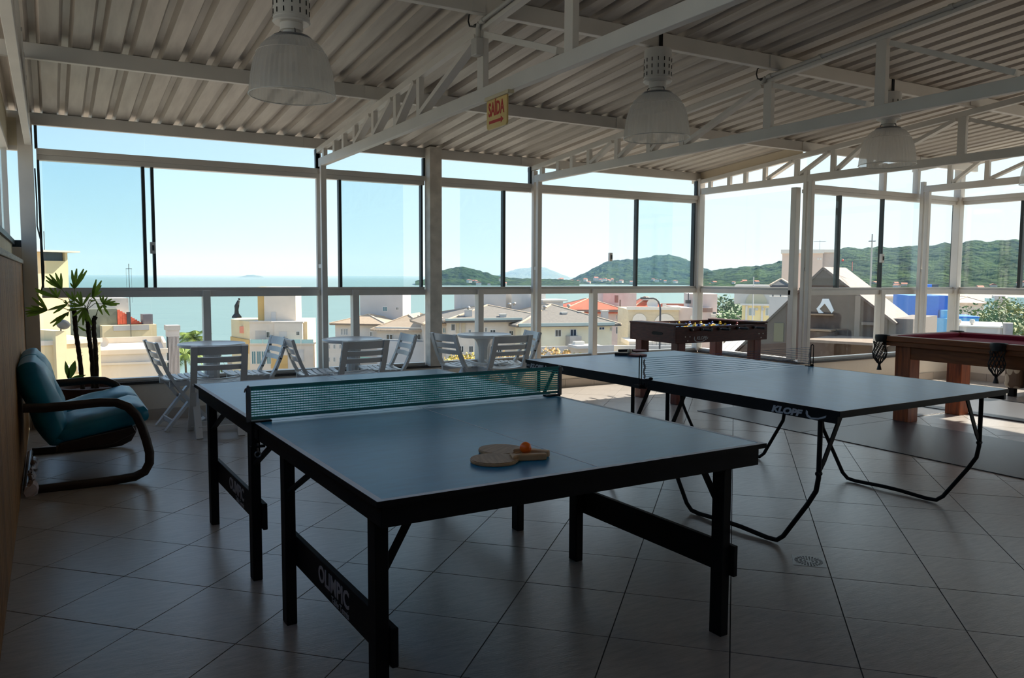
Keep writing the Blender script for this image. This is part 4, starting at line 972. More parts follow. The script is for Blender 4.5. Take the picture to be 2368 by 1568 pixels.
def forest_mat(name, c1, c2, sc, dist):
    m = bpy.data.materials.new(name); m.use_nodes = True; t = m.node_tree; p = t.nodes['Principled BSDF']; p.inputs['Roughness'].default_value = 1.0; p.inputs['Specular IOR Level'].default_value = .05
    g = nd(t, 'ShaderNodeTexCoord'); n1 = nd(t, 'ShaderNodeTexNoise'); n1.inputs['Scale'].default_value = sc; n1.inputs['Detail'].default_value = 8; n1.inputs['Roughness'].default_value = .68
    vo = nd(t, 'ShaderNodeTexVoronoi'); vo.inputs['Scale'].default_value = sc * 3.2
    t.links.new(g.outputs['Object'], n1.inputs[0]); t.links.new(g.outputs['Object'], vo.inputs[0])
    r = nd(t, 'ShaderNodeValToRGB'); t.links.new(n1.outputs[0], r.inputs[0]); r.color_ramp.elements[0].position = .38; r.color_ramp.elements[0].color = rgb(*c2); r.color_ramp.elements[1].position = .64; r.color_ramp.elements[1].color = rgb(*c1)
    t.links.new(r.outputs[0], p.inputs['Base Color'])
    b = nd(t, 'ShaderNodeBump'); b.inputs['Strength'].default_value = .9; b.inputs['Distance'].default_value = dist; b.invert = True
    t.links.new(vo.outputs['Distance'], b.inputs['Height']); t.links.new(b.outputs[0], p.inputs['Normal']); MATS[name] = m; return m
forest = forest_mat('forest', (62, 80, 42), (24, 38, 24), .028, 5.0)
forest2 = forest_mat('forest_far', (64, 82, 46), (28, 44, 28), .022, 6.0)
from mathutils import noise as mnoise
def hill(name, label, sil, D, front, back, m, seed, rough=6.0, rows=44):
    rng = random.Random(seed); cols = []
    px0, px1 = sil[0][0], sil[-1][0]; n = int((px1 - px0) / 3.5) + 1
    def py_at(px):
        for (a, b), (c, d) in zip(sil[:-1], sil[1:]):
            if a <= px <= c: return b + (d - b) * (px - a) / (c - a)
        return sil[-1][1]
    vs_ = []; fs = []
    for i in range(n + 1):
        px = px0 + (px1 - px0) * i / n; top = far(px, py_at(px), D); z = max(top.z, GZ)
        d = ray(px, 650); d = Vector((d.x, d.y, 0)).normalized()
        for j in range(rows + 1):
            t = j / rows
            if t <= .72: q = t / .72; dist = D - front * (1 - q); hz = GZ - 2 + (z - GZ + 2) * (math.sin(q * math.pi / 2) ** 1.15)
            else: q = (t - .72) / .28; dist = D + back * q; hz = GZ - 2 + (z - GZ + 2) * (1 - q) ** 1.2
            k = min(1, (hz - GZ + 2) / 25.0)
            X_, Y_ = d.x * dist, d.y * dist
            hz += k * rough * (1.6 * mnoise.noise((X_ / (9 * rough), Y_ / (9 * rough), seed)) + .9 * mnoise.noise((X_ / (3.2 * rough), Y_ / (5 * rough), seed + 7.3)) + rng.uniform(-.18, .18))
            vs_.append((X_, Y_, hz))
    R1 = rows + 1
    for i in range(n):
        for j in range(rows): fs.append((i * R1 + j, (i + 1) * R1 + j, (i + 1) * R1 + j + 1, i * R1 + j + 1))
    o = MB().add(vs_, fs).build(name, m); return tag(o, label, 'hill')
hill('wooded_hill', 'low wooded headland reaching into the sea left of the far blue mountain', [(960, 650), (985, 645), (1008, 630), (1040, 621), (1070, 617), (1090, 622), (1120, 630), (1150, 638), (1180, 643), (1230, 645), (1300, 646), (1340, 650)], 1900, 260, 200, forest, 1, 2.5)
hill('wooded_hill', 'broad blue far mountain across the bay', [(1120, 648), (1150, 638), (1172, 630), (1200, 622), (1225, 620), (1255, 618), (1275, 625), (1300, 636), (1320, 644), (1340, 648)], 9000, 1200, 900, mat('forest_distant', (74, 94, 70), .95, scale=.004, col2=(64, 84, 66)), 2, 8)
hill('wooded_hill', 'green wooded hill with a rounded top rising behind the red roofs', [(1310, 650), (1325, 645), (1360, 628), (1400, 606), (1430, 604), (1470, 600), (1510, 594), (1545, 590), (1580, 598), (1605, 608), (1630, 622), (1660, 630), (1700, 640), (1740, 650)], 2500, 500, 400, forest2, 3, 3.5)
hill('wooded_hill', 'long wooded ridge rising towards the right picture edge', [(1600, 640), (1640, 629), (1665, 625), (1700, 621), (1740, 618), (1770, 616), (1800, 608), (1830, 598), (1870, 588), (1910, 584), (1950, 578), (1990, 577), (2030, 575), (2070, 577), (2110, 571), (2140, 573), (2180, 566), (2210, 570), (2240, 559), (2290, 562), (2340, 558), (2400, 563), (2470, 560), (2560, 570)], 1700, 620, 400, forest, 4, 3.2, 64)
hill('islet', 'small rocky islet on the sea horizon', [(548, 641), (562, 639), (572, 636), (585, 635.5), (598, 637), (610, 640.5)], 8000, 200, 150, mat('forest_distant', (0, 0, 0)), 5, 4, 6)
# far houses at the foot of the hills
hw = mat('far_white', (196, 186, 174), .9, rand=.12, var=.05); hr = mat('far_tile', (176, 116, 92), .9, rand=.1, var=.05)
fh = empty('far_house'); MB().box(-6, 6, -5, 5, 0, 7).build('wall', hw, fh); MB().prism([(-6.5, 7), (6.5, 7), (0, 10)], lambda a, b, t: (a, t, b), -5.5, 5.5).build('roof', hr, fh)
rng = random.Random(21); first = True
plan = [(1085, 1180, 1640, 9, 1), (1290, 1420, 2010, 16, 1.2), (1420, 1600, 2040, 12, 1), (1640, 1800, 1230, 12, .9), (1990, 2110, 1180, 14, 1), (2215, 2368, 1150, 12, 1)]
for (a, b, D, n, s_), wh in zip(plan, ('on the shore of the low headland', 'on the far shore below the blue mountain', 'at the foot of the rounded green hill', 'on the shore left of the tall beige block', 'behind the brown gable below the long ridge', 'below the long ridge at the right edge')):
    for k in range(n):
        px = rng.uniform(a, b); o = fh if first else dup(fh)
        v = far(px, 650, D + rng.uniform(-40, 60)); o.location = (v.x, v.y, GZ + rng.uniform(0, 9)); o.rotation_euler = (0, 0, rng.uniform(0, 3.1)); sc = s_ * rng.uniform(.4, .85); o.scale = (sc, sc, sc)
        tag(o, 'tiny pale house ' + wh, 'house', 'houses along the far shore'); first = False

# ================================================================= TOWN BUILDINGS
class Bld:
    def __init__(s, name, label, cat, pxL, DL, pxR, DR, py=720, group=None):
        PL, PR = far(pxL, py, DL * KD), far(pxR, py, DR * KD); d = Vector((PR.x - PL.x, PR.y - PL.y, 0)); s.W = d.length
        s.u = d.normalized(); s.n = Vector((-s.u.y, s.u.x, 0)); s.P = Vector((PL.x, PL.y, GZ))
        s.root = empty(name, s.P, math.atan2(s.u.y, s.u.x)); tag(s.root, label, cat, group)
    def uz(s, px, py, v=0.0):
        d = ray(px, py); o = Vector((0, 0, EYE)); t = ((s.P + s.n * v) - o).dot(s.n) / d.dot(s.n); q = o + d * t - s.P
        return q.dot(s.u), q.z
    def box(s, name, m, u0, u1, v0, v1, z0, z1, parent=None, bevel=0): return MB().box(u0, u1, v0, v1, z0, z1).build(name, m, parent or s.root, bevel=bevel)
    def rect(s, name, m, a, b, c, d, v0, v1, parent=None, pv=None):
        # pixel rectangle a..c, b..d measured on depth plane pv (default v0)
        pv = v0 if pv is None else pv
        u0, z1 = s.uz((a), (b + 0), pv); u1, _ = s.uz(c, b, pv); _, z0 = s.uz((a + c) / 2, d, pv); _, z1 = s.uz((a + c) / 2, b, pv)
        return s.box(name, m, min(u0, u1), max(u0, u1), v0, v1, z0, z1, parent)
    def mass(s, name, m, a, b, c, v0, v1): # from pixel a..c, top row b, down to the ground
        u0, _ = s.uz(a, b, v0); u1, _ = s.uz(c, b, v0); _, z1 = s.uz((a + c) / 2, b, v0)
        s.last = (u0, u1, z1); return s.box(name, m, u0, u1, v0, v1, 0, z1)
    def win(s, a, b, c, d, v=0.0, fm=None, gm_=None, bars=1):
        u0, _ = s.uz(a, (b + d) / 2, v); u1, _ = s.uz(c, (b + d) / 2, v); _, z1 = s.uz((a + c) / 2, b, v); _, z0 = s.uz((a + c) / 2, d, v)
        w = max(.05, (u1 - u0) * .08); mb = MB()
        mb.box(u0, u0 + w, v - .06, v + .02, z0, z1).box(u1 - w, u1, v - .06, v + .02, z0, z1).box(u0 + w, u1 - w, v - .06, v + .02, z0, z0 + w).box(u0 + w, u1 - w, v - .06, v + .02, z1 - w, z1)
        for k in range(1, bars + 1):
            q = u0 + (u1 - u0) * k / (bars + 1); mb.box(q - w / 2, q + w / 2, v - .05, v + .02, z0 + w, z1 - w)
        o = mb.build('window', fm or frame_w, s.root)
        MB().box(u0 + w, u1 - w, v - .02, v + .02, z0 + w, z1 - w).build('pane', gm_ or pane_d, o); return o
    def hip(s, u0, u1, v0, v1, ze, zr, m, ov=.5, name='roof'):
        u0 -= ov; u1 += ov; v0 -= ov; v1 += ov; w, d = u1 - u0, v1 - v0; k = min(w, d) / 2
        if w >= d: r0, r1 = (u0 + k, (v0 + v1) / 2), (u1 - k, (v0 + v1) / 2)
        else: r0, r1 = ((u0 + u1) / 2, v0 + k), ((u0 + u1) / 2, v1 - k)
        vs_ = [(u0, v0, ze), (u1, v0, ze), (u1, v1, ze), (u0, v1, ze), (r0[0], r0[1], zr), (r1[0], r1[1], zr)]
        vs_ += [(a, b, c - .25) for a, b, c in vs_[:4]]
        if w >= d: top = [(0, 1, 5, 4), (1, 2, 5), (2, 3, 4, 5), (3, 0, 4)]
        else: top = [(0, 1, 4), (1, 2, 5, 4), (2, 3, 5), (3, 0, 4, 5)]
        o = MB().add(vs_, top + [(0, 6, 7, 1), (1, 7, 8, 2), (2, 8, 9, 3), (3, 9, 6, 0), (9, 8, 7, 6)]).build(name, m, s.root)
        cap = MB(); cs = [(0, 4), (1, 5 if w >= d else 4), (2, 5), (3, 4 if w >= d else 5)]
        for i, j in cs: cap.bar(vs_[i], vs_[j], .25, .16)
        cap.bar(vs_[4], vs_[5], .25, .16) if (Vector(vs_[4]) - Vector(vs_[5])).length > .3 else None
        cap.build('ridge_tiles', ridge_m, o); return o
def tile_mat(name, c1, c2, sc=7.0):
    m = bpy.data.materials.new(name); m.use_nodes = True; t = m.node_tree; p = t.nodes['Principled BSDF']; p.inputs['Roughness'].default_value = .8
    tcn = nd(t, 'ShaderNodeTexCoord'); br = nd(t, 'ShaderNodeTexBrick'); br.inputs['Scale'].default_value = sc * .4
    br.inputs['Color1'].default_value = rgb(*c1); br.inputs['Color2'].default_value = rgb(*c2); br.inputs['Mortar'].default_value = tuple(x * .55 for x in rgb(*c2)[:3]) + (1,)
    br.inputs['Mortar Size'].default_value = .03; t.links.new(tcn.outputs['Object'], br.inputs[0]); t.links.new(br.outputs[0], p.inputs['Base Color'])
    bn = nd(t, 'ShaderNodeBump'); bn.inputs['Strength'].default_value = .5; bn.inputs['Distance'].default_value = .05; t.links.new(br.outputs['Fac'], bn.inputs['Height']); t.links.new(bn.outputs[0], p.inputs['Normal'])
    MATS[name] = m; return m
frame_w = mat('window_frame_white', (226, 222, 214), .6); pane_d = mat('dark_pane', (58, 66, 70), .12, spec=.6); pane_b = mat('blue_pane', (92, 132, 140), .12, spec=.6)
ridge_m = mat('ridge_tile', (206, 182, 156), .8, var=.1)
cream = mat('cream_wall', (222, 200, 160), .9, var=.05, scale=.8); cream2 = mat('pale_cream_wall', (216, 203, 188), .9, var=.04, scale=.8); white_w = mat('white_wall', (200, 194, 188), .9, var=.04, scale=.6)
ochre = mat('ochre_wall', (206, 170, 110), .9, var=.05, scale=.8); grey_w = mat('grey_wall', (178, 172, 166), .9, var=.08, scale=.8); pink_w = mat('pink_grey_wall', (210, 190, 180), .9, var=.05, scale=.8)
yellow_w = mat('yellow_wall', (246, 222, 160), .9, var=.05, scale=.8); dark_m = mat('dark_metal', (66, 66, 70), .6, var=.1); brown_b = mat('brown_band', (148, 118, 106), .9, var=.06)
tile_red = tile_mat('red_roof_tile', (214, 112, 80), (196, 92, 64)); tile_beige = tile_mat('beige_roof_tile', (200, 176, 150), (182, 158, 134)); tile_grey = tile_mat('grey_roof_tile', (150, 140, 130), (128, 120, 112))
stone_c = mat('stucco_trim', (224, 216, 204), .9, var=.03)

# --- tower block at the far left
B = Bld('apartment_tower', 'cream tower block with dark louvre and flat slab roof at the far left', 'building', 60, 40, 157, 40.8)
B.mass('wall', cream, 58, 603, 157, 0, 9); u0, u1, z1 = B.last
B.box('louvre', mat('slate_louvre', (74, 86, 98), .6, var=.1), *(lambda a, b: (a, b))(B.uz(100, 590)[0], B.uz(149, 590)[0]), .3, .6, z1, B.uz(120, 583)[1])
B.box('roof_pier', cream, u0, B.uz(98, 590)[0], .0, 8, z1, B.uz(90, 583)[1]); B.box('roof_pier', cream, B.uz(150, 590)[0], u1 - .02, .0, 8, z1, B.uz(150, 583)[1])
B.rect('roof_slab', cream2, 50, 579, 172, 583, -.8, 9.5, pv=0)
B.box('roof_room', grey_w, B.uz(100, 590)[0], u1 - .2, 1.5, 8, z1, B.uz(120, 583)[1])
B.rect('mast', dark_m, 101.3, 535, 102.3, 579, 1, 1.06)
B2 = Bld('low_block', 'cream lower block with air conditioner and small windows below the tower', 'building', 60, 36, 200, 36.8)
B2.mass('wall', cream, 58, 788, 232, 0, 6); u0, u1, z1 = B2.last
B2.box('parapet', cream2, u0, u1 + .1, -.12, .15, z1 - .25, z1 + .05)
B2.win(99, 842, 109, 858); B2.win(135, 845, 160, 858); B2.win(179, 846, 187, 860)
ac = B2.rect('air_conditioner', white_w, 130, 826, 145, 841, -.35, -.02); B2.rect('fan_grille', dark_m, 133, 829, 142, 838, -.38, -.35, ac)
B3 = Bld('service_block', 'small cream service block with a satellite dish beside the tower', 'building', 126, 36, 160, 36.2)
B3.mass('wall', cream, 128, 766, 153, 0, 3)
dz = B3.uz(146, 752, -.1); MB().lathe([(.02, -.10), (.25, -.07), (.38, .0), (.42, .08)], 18, cap1=False).build('dish', mat('dish_grey', (96, 98, 102), .5, metal=.3), B3.root, smooth=True).matrix_local = Matrix.Translation((dz[0], -.1, dz[1])) @ Matrix.Rotation(R(-50), 4, 'X') @ Matrix.Rotation(R(25), 4, 'Y')
B3.rect('dish_arm', dark_m, 144.5, 752, 146.5, 766, .2, .3, pv=-.1)
# --- house with red roof behind the palm
B = Bld('red_roof_house', 'grey house with a small red tiled roof and dark tank behind the palm leaves', 'building', 165, 62, 365, 63)
B.mass('wall', grey_w, 170, 690, 297, 4, 9); B.mass('side_wall', mat('moss_wall', (120, 122, 108), .95, var=.15, scale=1), 160, 715, 270, 2.5, 6)
ua, za = B.uz(272, 716, 3); ub, zb = B.uz(328, 748, 3); uc = B.uz(272, 748, 3)[0]
rf = MB().prism([(ua, za), (ua, zb), (ub, zb)], lambda a, b, t: (a, t, b), 2.6, 5).build('gable', cream2, B.root)
rs = MB(); k = 0
while k < 10:
    t0 = k / 10; a = Vector((ua, 2.5, za)).lerp(Vector((ub, 2.5, zb)), t0); rs.bar((a.x, 2.45, a.z), (a.x, 2.45, zb), .30, .12, (0, 1, 0)); k += 1
rs.build('roof_tiles', mat('red_clay', (222, 104, 78), .8, var=.1), B.root)
B.mass('terrace', cream, 236, 752, 362, 1, 8); B.rect('terrace_shade', grey_w, 262, 752, 345, 764, .9, 1.0)
B.rect('water_tank', mat('slate_tank', (104, 98, 104), .7, var=.08), 331, 727, 353, 752, 1.5, 3.0)
B.rect('roof_vent', dark_m, 293, 722, 302, 750, 2.2, 2.5); B.rect('fence_post', dark_m, 297, 610, 298.3, 800, .4, .45)
for dx_ in (-6, 6): B.rect('stay_wire', dark_m, 297.6 + dx_ - .2, 622, 297.6 + dx_ + .2, 700, .4, .42)
B.rect('cross_arm', dark_m, 291, 621, 305, 622.2, .4, .45)
B = Bld('white_flat_building', 'long white flat roofed building behind the blue loveseat', 'building', 226, 41, 388, 41)
B.mass('wall', white_w, 226, 808, 385, 0, 7); u0, u1, z1 = B.last
B.box('parapet', cream2, u0 - .1, u1 + .1, -.15, .12, z1 - .35, z1); B.box('cornice', white_w, u0 - .05, u1 + .12, -.25, .0, z1 - 1.15, z1 - 1.0)
B.box('rear_parapet', cream2, u0, u1, 6.8, 7.0, z1, z1 + .5); B.box('side_parapet', cream2, u1 - .2, u1, .2, 6.8, z1 - .1, z1 + .45)
dd = B.uz(238, 793, -.2); MB().lathe([(.02, -.12), (.22, -.09), (.34, -.02), (.40, .07)], 20, cap1=False).build('dish', mat('dish_white', (214, 206, 198), .6), B.root, smooth=True).matrix_local = Matrix.Translation((dd[0], .3, dd[1])) @ Matrix.Rotation(R(75), 4, 'X')
# --- ribbed grey chimney tower
B = Bld('ribbed_tower', 'grey ribbed chimney tower left of the coconut palms', 'tower', 386, 46, 417, 46.1)
B.mass('core', mat('tower_core', (58, 54, 54), .9), 389, 778, 414, .15, 1.2); u0, u1, z1 = B.last
B.rect('cap', grey_w, 385, 753, 417, 764, -.1, 1.4); B.rect('cap', mat('cap_stone', (190, 182, 178), .9), 388, 764, 415, 779, .0, 1.3)
n = 8
for k in range(n): q = u0 + (u1 - u0) * (k + .5) / n; B.box('rib', mat('rib_paint', (178, 168, 164), .9), q - .045, q + .035, .0, .16, 0, z1)
# --- cream apartment house with lift tower (centre left)
B = Bld('apartment_house', 'cream apartment house with a plain lift tower and glass balconies', 'building', 577, 71, 711, 70)
zf = lambda py, v=0: B.uz(640, py, v)[1]
B.mass('penthouse_wall', cream2, 577, 744, 700, 0, 11); u0, u1, z1 = B.last
lw_ = MB().add([(u0, 0, 0), (u0 - 4.3, 6.4, 0), (u0 - 4.3, 11, 0), (u0, 11, 0), (u0, 0, z1), (u0 - 4.3, 6.4, z1), (u0 - 4.3, 11, z1), (u0, 11, z1)], [(0, 1, 5, 4), (1, 2, 6, 5), (2, 3, 7, 6), (4, 5, 6, 7)]).build('side_wall', cream, B.root)
B.rect('lift_tower', cream2, 610, 664, 683, 760, 2.5, 7, pv=2.5); B.rect('tower_side', ochre, 594, 664, 610, 760, 2.8, 7, pv=2.5)
B.rect('tower_door', white_w, 627, 722, 638, 744, 2.42, 2.5)
B.rect('parapet', cream2, 576, 743, 628, 746, -.1, .1); B.rect('parapet', cream2, 634, 744, 701, 747, -.5, .1)
B.rect('front_bay', cream2, 634, 746, 699, 790, -.5, 0); B.rect('side_strip', cream, 699, 744, 710, 800, .3, 6)
B.win(712 - 96, 767, 624, 781, 0); B.rect('awning', mat('awning_grey', (188, 180, 172), .8), 590, 765, 614, 786, -.05, .0); B.win(685, 766, 693, 776, -.5); B.rect('shutter', white_w, 645, 767, 663, 779, -.56, -.5)
B.rect('balcony_slab', cream2, 577, 794, 726, 797, -1.6, .2)
for k in range(5): a = 578 + k * 29.5; B.rect('balcony_glass', mat('balcony_glass', (170, 206, 202), .15, spec=.6), a, 785, a + 28.5, 794, -1.6, -1.56); B.rect('balcony_post', frame_w, a - .4, 784, a + .8, 794.5, -1.64, -1.55)
B.mass('lower_wall', cream2, 577, 797, 724, -1.4, -.1)
for a in (582, 594, 605, 617): B.win(a, 812, a + 10, 842, -1.4, gm_=pane_b)
B.rect('ochre_panel', ochre, 626, 822, 665, 852, -1.45, -1.4); B.rect('shutter', white_w, 688, 808, 702, 836, -1.46, -1.4)
ul = u0
sidew = MB().add([(ul - .05, -.05, z1 - 4.6), (ul - 4.45, 6.3, z1 - 4.6), (ul - 4.45, 6.3, z1 - 2.6), (ul - .05, -.05, z1 - 2.6), (ul - .35, .05, z1 - 4.6), (ul - 4.3, 6.4, z1 - 4.6), (ul - 4.3, 6.4, z1 - 2.6), (ul - .35, .05, z1 - 2.6)], [(0, 1, 2, 3), (4, 7, 6, 5), (0, 4, 5, 1), (3, 2, 6, 7), (1, 5, 6, 2), (0, 3, 7, 4)]).build('ochre_band', ochre, B.root)
B.rect('red_panel', mat('salmon_panel', (226, 150, 128), .8), 545, 757, 560, 773, 2.0, 2.6, pv=0)
# --- dark statue on its roof
v = far(547.5, 735, 73 * KD)
ST = empty('rooftop_statue', v); ST.scale = (KD, KD, KD); tag(ST, 'dark standing statue on the roof edge of the cream apartment house', 'statue')
stm = mat('bronze_dark', (52, 50, 48), .6)
MB().lathe([(.42, 0), (.40, .12), (.30, .25), (.22, .35)], 10).build('plinth', stm, ST)
MB().tube([(0, 0, .3), (.0, 0, .7), (.02, 0, 1.0), (.12, 0, 1.3), (.20, 0, 1.5)], [.20, .16, .20, .14, .10], 10).ball((.24, 0, 1.62), .10, 10, 8).tube([(.05, 0, 1.05), (-.1, .05, 1.0), (-.05, .1, .85)], .05, 6).build('figure', stm, ST, smooth=True)
# --- white house with hip roofs and lift tower
B = Bld('hip_roof_house', 'white house with beige hipped roofs and a tall white lift tower', 'building', 812, 66, 985, 64)
B.mass('wall', cream2, 872, 762, 985, 0, 12); u0, u1, z1 = B.last
B.hip(u0, u1, 0, 12, z1, B.uz(905, 726, 5)[1], tile_beige, .7)
B.mass('wing_wall', cream2, 775, 748, 872, 2.2, 12); a0, a1, zz = B.last; B.hip(a0, a1 + 1, 2.2, 10, zz, B.uz(800, 727, 5)[1], tile_beige, .6, 'wing_roof')
B.rect('lift_tower', white_w, 832, 665, 931, 790, 8, 12, pv=8); B.win(885, 709, 896, 720, 8, gm_=pane_b); B.win(916, 710, 922, 717, 8)
for a in (788, 795, 800): B.win(a, 760, a + 4.5, 775, 2.2)
B.win(856, 767, 862, 778, 2.2 - 2.2); B.win(893, 773, 909, 786, 0); B.win(925, 769, 933, 776, 0); B.win(957, 772, 974, 786, 0)
B.rect('eaves_band', stone_c, 868, 757, 990, 763, -.3, 0); B.rect('terrace_rail', frame_w, 885, 785, 990, 786.2, -1.8, -1.7); B.mass('terrace_wall', white_w, 872, 790, 990, -2.0, 0)
B.win(918, 809, 926, 817, -2.0); B.mass('lower_wing', cream2, 754, 790, 812, -1, 4)
for a in (758, 771, 785):
    for b in (796, 826): B.win(a, b, a + 5, b + 11, -1)
B.rect('flue', white_w, 965, 729, 969, 744, 3, 3.3); B.rect('balcony_glass', mat('green_glass', (150, 196, 176), .2), 833, 826, 857, 838, -2.1, -2.05)
# --- large complex with grey tiled hips
B = Bld('hipped_complex', 'large cream complex with grey hipped roofs and many small chimneys', 'building', 1040, 56, 1420, 60)
B.mass('wall', mat('pale_yellow_wall', (238, 228, 200), .9, var=.05, scale=.8), 1206, 750, 1415, 0, 14); u0, u1, z1 = B.last
B.hip(u0, u1, 0, 14, z1, B.uz(1275, 703, 7)[1], tile_grey, .9)
B.mass('wing_wall', cream2, 1040, 740, 1206, 2.5, 14); a0, a1, zz = B.last; B.hip(a0, a1 + 4, 2.5, 16, zz, B.uz(1150, 706, 8)[1], tile_grey, .9, 'wing_roof')
B.rect('eaves_band', mat('grey_fascia', (176, 188, 182), .8), 1200, 747, 1422, 754, -.95, -.7); B.rect('eaves_band', mat('grey_fascia', (0, 0, 0)), 1030, 736, 1208, 741, 1.55, 1.8)
B.mass('left_wing', cream2, 1005, 748, 1040, 5, 14); a0, a1, zz = B.last; B.hip(a0 - 1, a1, 5, 13, zz, B.uz(1030, 728, 8)[1], tile_beige, .6, 'left_roof')
B.rect('lift_tower', white_w, 1066, 666, 1170, 760, 12, 16, pv=12); B.rect('stair_tower', white_w, 1183, 666, 1262, 740, 13, 17, pv=13); B.rect('roof_room', white_w, 1256, 697, 1302, 740, 9, 13, pv=9); B.win(1266, 704, 1278, 712, 9)
B.rect('roof_room_cap', stone_c, 1254, 693, 1312, 697, 8.8, 13.2, pv=9)
for (a, b, c, d, v_) in ((1076, 718, 1092, 737, 3.5), (1157, 728, 1171, 745, 3), (1250, 718, 1267, 732, 4), (1300, 724, 1312, 746, 2.5), (1338, 722, 1350, 737, 3), (1393, 720, 1407, 740, 2)):
    o = B.rect('chimney', white_w, a, b, c, d + 4, v_, v_ + .5, pv=v_); B.rect('chimney_cap', stone_c, a - 1, b - 2, c + 1, b, v_ - .05, v_ + .55, o, pv=v_)
for (px, py, v_) in ((1083, 713, 3.7), (1178, 705, 8), (1189, 703, 8), (1260, 711, 4.2), (1315, 708, 7)):
    a, z_ = B.uz(px, py, v_); MB().lathe([(.12, -.25), (.13, -.1), (.24, -.02), (.27, .10), (.20, .22), (.05, .27)], 12, (a, v_, z_)).build('turbine_vent', mat('vent_metal', (170, 166, 160), .4, metal=.6), B.root, smooth=True)
for (a, b, c, d, v_) in ((1043, 749, 1052, 765, 2.5), (1083, 762, 1089, 770, 2.5), (1121, 757, 1127, 768, 2.5), (1133, 762, 1146, 770, 2.5), (1177, 765, 1187, 776, 2.5), (1283, 762, 1298, 779, 0), (1318, 761, 1333, 780, 0), (1385, 756, 1398, 763, 0), (1410, 757, 1414, 765, 0)): B.win(a, b, c, d, v_)
B.win(1024, 758, 1031, 770, 5, gm_=pane_b)
for (a, c) in ((1056, 1062), (1068, 1076), (1100, 1112)): B.rect('balcony_recess', mat('recess_wall', (196, 180, 152), .9), a, 746, c, 770, 2.35, 2.48)
B.rect('stair_wall', grey_w, 1318, 778, 1345, 815, -1.5, 0); B.rect('yard_wall', white_w, 1250, 800, 1420, 830, -3, -2.8); B.rect('low_roof', white_w, 1335, 800, 1395, 806, -6, -3); B.rect('barbecue', stone_c, 1330, 790, 1352, 803, -4, -3.2)
for k in range(5): B.win(1062 + k * 22, 800, 1072 + k * 22, 815, 2.5)
# --- red roofed houses
B = Bld('red_tile_house', 'pink house with a wide red tiled roof behind the grey complex', 'building', 1330, 96, 1455, 97.5)
B.mass('wall', pink_w, 1330, 722, 1456, 0, 16); u0, u1, z1 = B.last; B.hip(u0 - 3, u1, 0, 16, z1, B.uz(1380, 690, 8)[1], tile_red, 1)
B.rect('eaves_band', brown_b, 1320, 716, 1466, 722, -1.05, -.8); B.win(1424, 728, 1427, 738); B.win(1450, 728, 1453, 735); B.win(1412, 756, 1416, 766); B.win(1424, 756, 1430, 772); B.rect('downpipe', brown_b, 1433, 693, 1436, 757, -.3, -.1)
B.mass('rear_block', pink_w, 1395, 678, 1472, 14, 20); B.rect('chimney', brown_b, 1424, 683, 1430, 700, 5, 6, pv=5)
B = Bld('small_red_house', 'low house with a red tiled roof and white skylight right of the pink house', 'building', 1470, 108, 1560, 109)
B.mass('wall', pink_w, 1470, 712, 1556, 0, 10); u0, u1, z1 = B.last; B.hip(u0, u1 - 2, 0, 10, z1, B.uz(1490, 686, 5)[1], tile_red, .8); B.rect('skylight', white_w, 1487, 688, 1506, 694, 1, 2.5, pv=2)
B.rect('red_parapet', mat('clay_parapet', (180, 108, 90), .9), 1530, 702, 1600, 712, -1, -.5)
# --- facade with two white arches
B = Bld('arch_facade', 'sand coloured facade with two blind white arches behind the foosball table', 'building', 1455, 66, 1600, 67)
B.mass('wall', mat('sand_wall', (206, 190, 162), .9, var=.06, scale=.6, stretch=(1, 1, 6)), 1453, 716, 1570, 0, 10); u0, u1, z1 = B.last
B.rect('cornice', stone_c, 1450, 710, 1574, 717, -.3, .2); B.mass('right_wall', pink_w, 1570, 712, 1602, .2, 10); B.rect('porthole', stone_c, 1597, 730, 1601, 738, .1, .2)
for (a, b, c) in ((1462, 725, 1494), (1512, 726, 1562)):
    pts = []; ul_, _ = B.uz(a, 760); ur_, _ = B.uz(c, 760); zt_ = B.uz((a + c) / 2, b)[1]; r_ = (ur_ - ul_) / 2; zs_ = zt_ - r_ * .95
    pts = [(ul_, zs_ - 8), (ur_, zs_ - 8)] + [((ul_ + ur_) / 2 + r_ * math.cos(R(k * 15)), zs_ + r_ * .95 * math.sin(R(k * 15))) for k in range(13)]
    MB().prism(pts, lambda p_, q_, t_: (p_, t_, q_), -.12, -.02).build('arch', stone_c, B.root)
dz = B.uz(1508, 705, 1); MB().lathe([(.05, -.12), (.4, -.08), (.7, .1), (.78, .25)], 18, cap1=False).build('dish', mat('dish_white', (0, 0, 0)), B.root, smooth=True).matrix_local = Matrix.Translation((dz[0], 1, dz[1])) @ Matrix.Rotation(R(65), 4, 'X')
B.rect('floodlight', white_w, 1533, 703, 1541, 712, .5, .8)
B.rect('terrace', cream2, 1455, 790, 1600, 800, -7, 0); B.rect('terrace_front', white_w, 1410, 800, 1600, 840, -8, -7)
for k in range(9): B.rect('railing_bar', dark_m, 1508 + k * 10, 786, 1508.8 + k * 10, 800, -7, -6.95, pv=-7)
B.rect('handrail', dark_m, 1506, 785, 1592, 786, -7.02, -6.95, pv=-7)
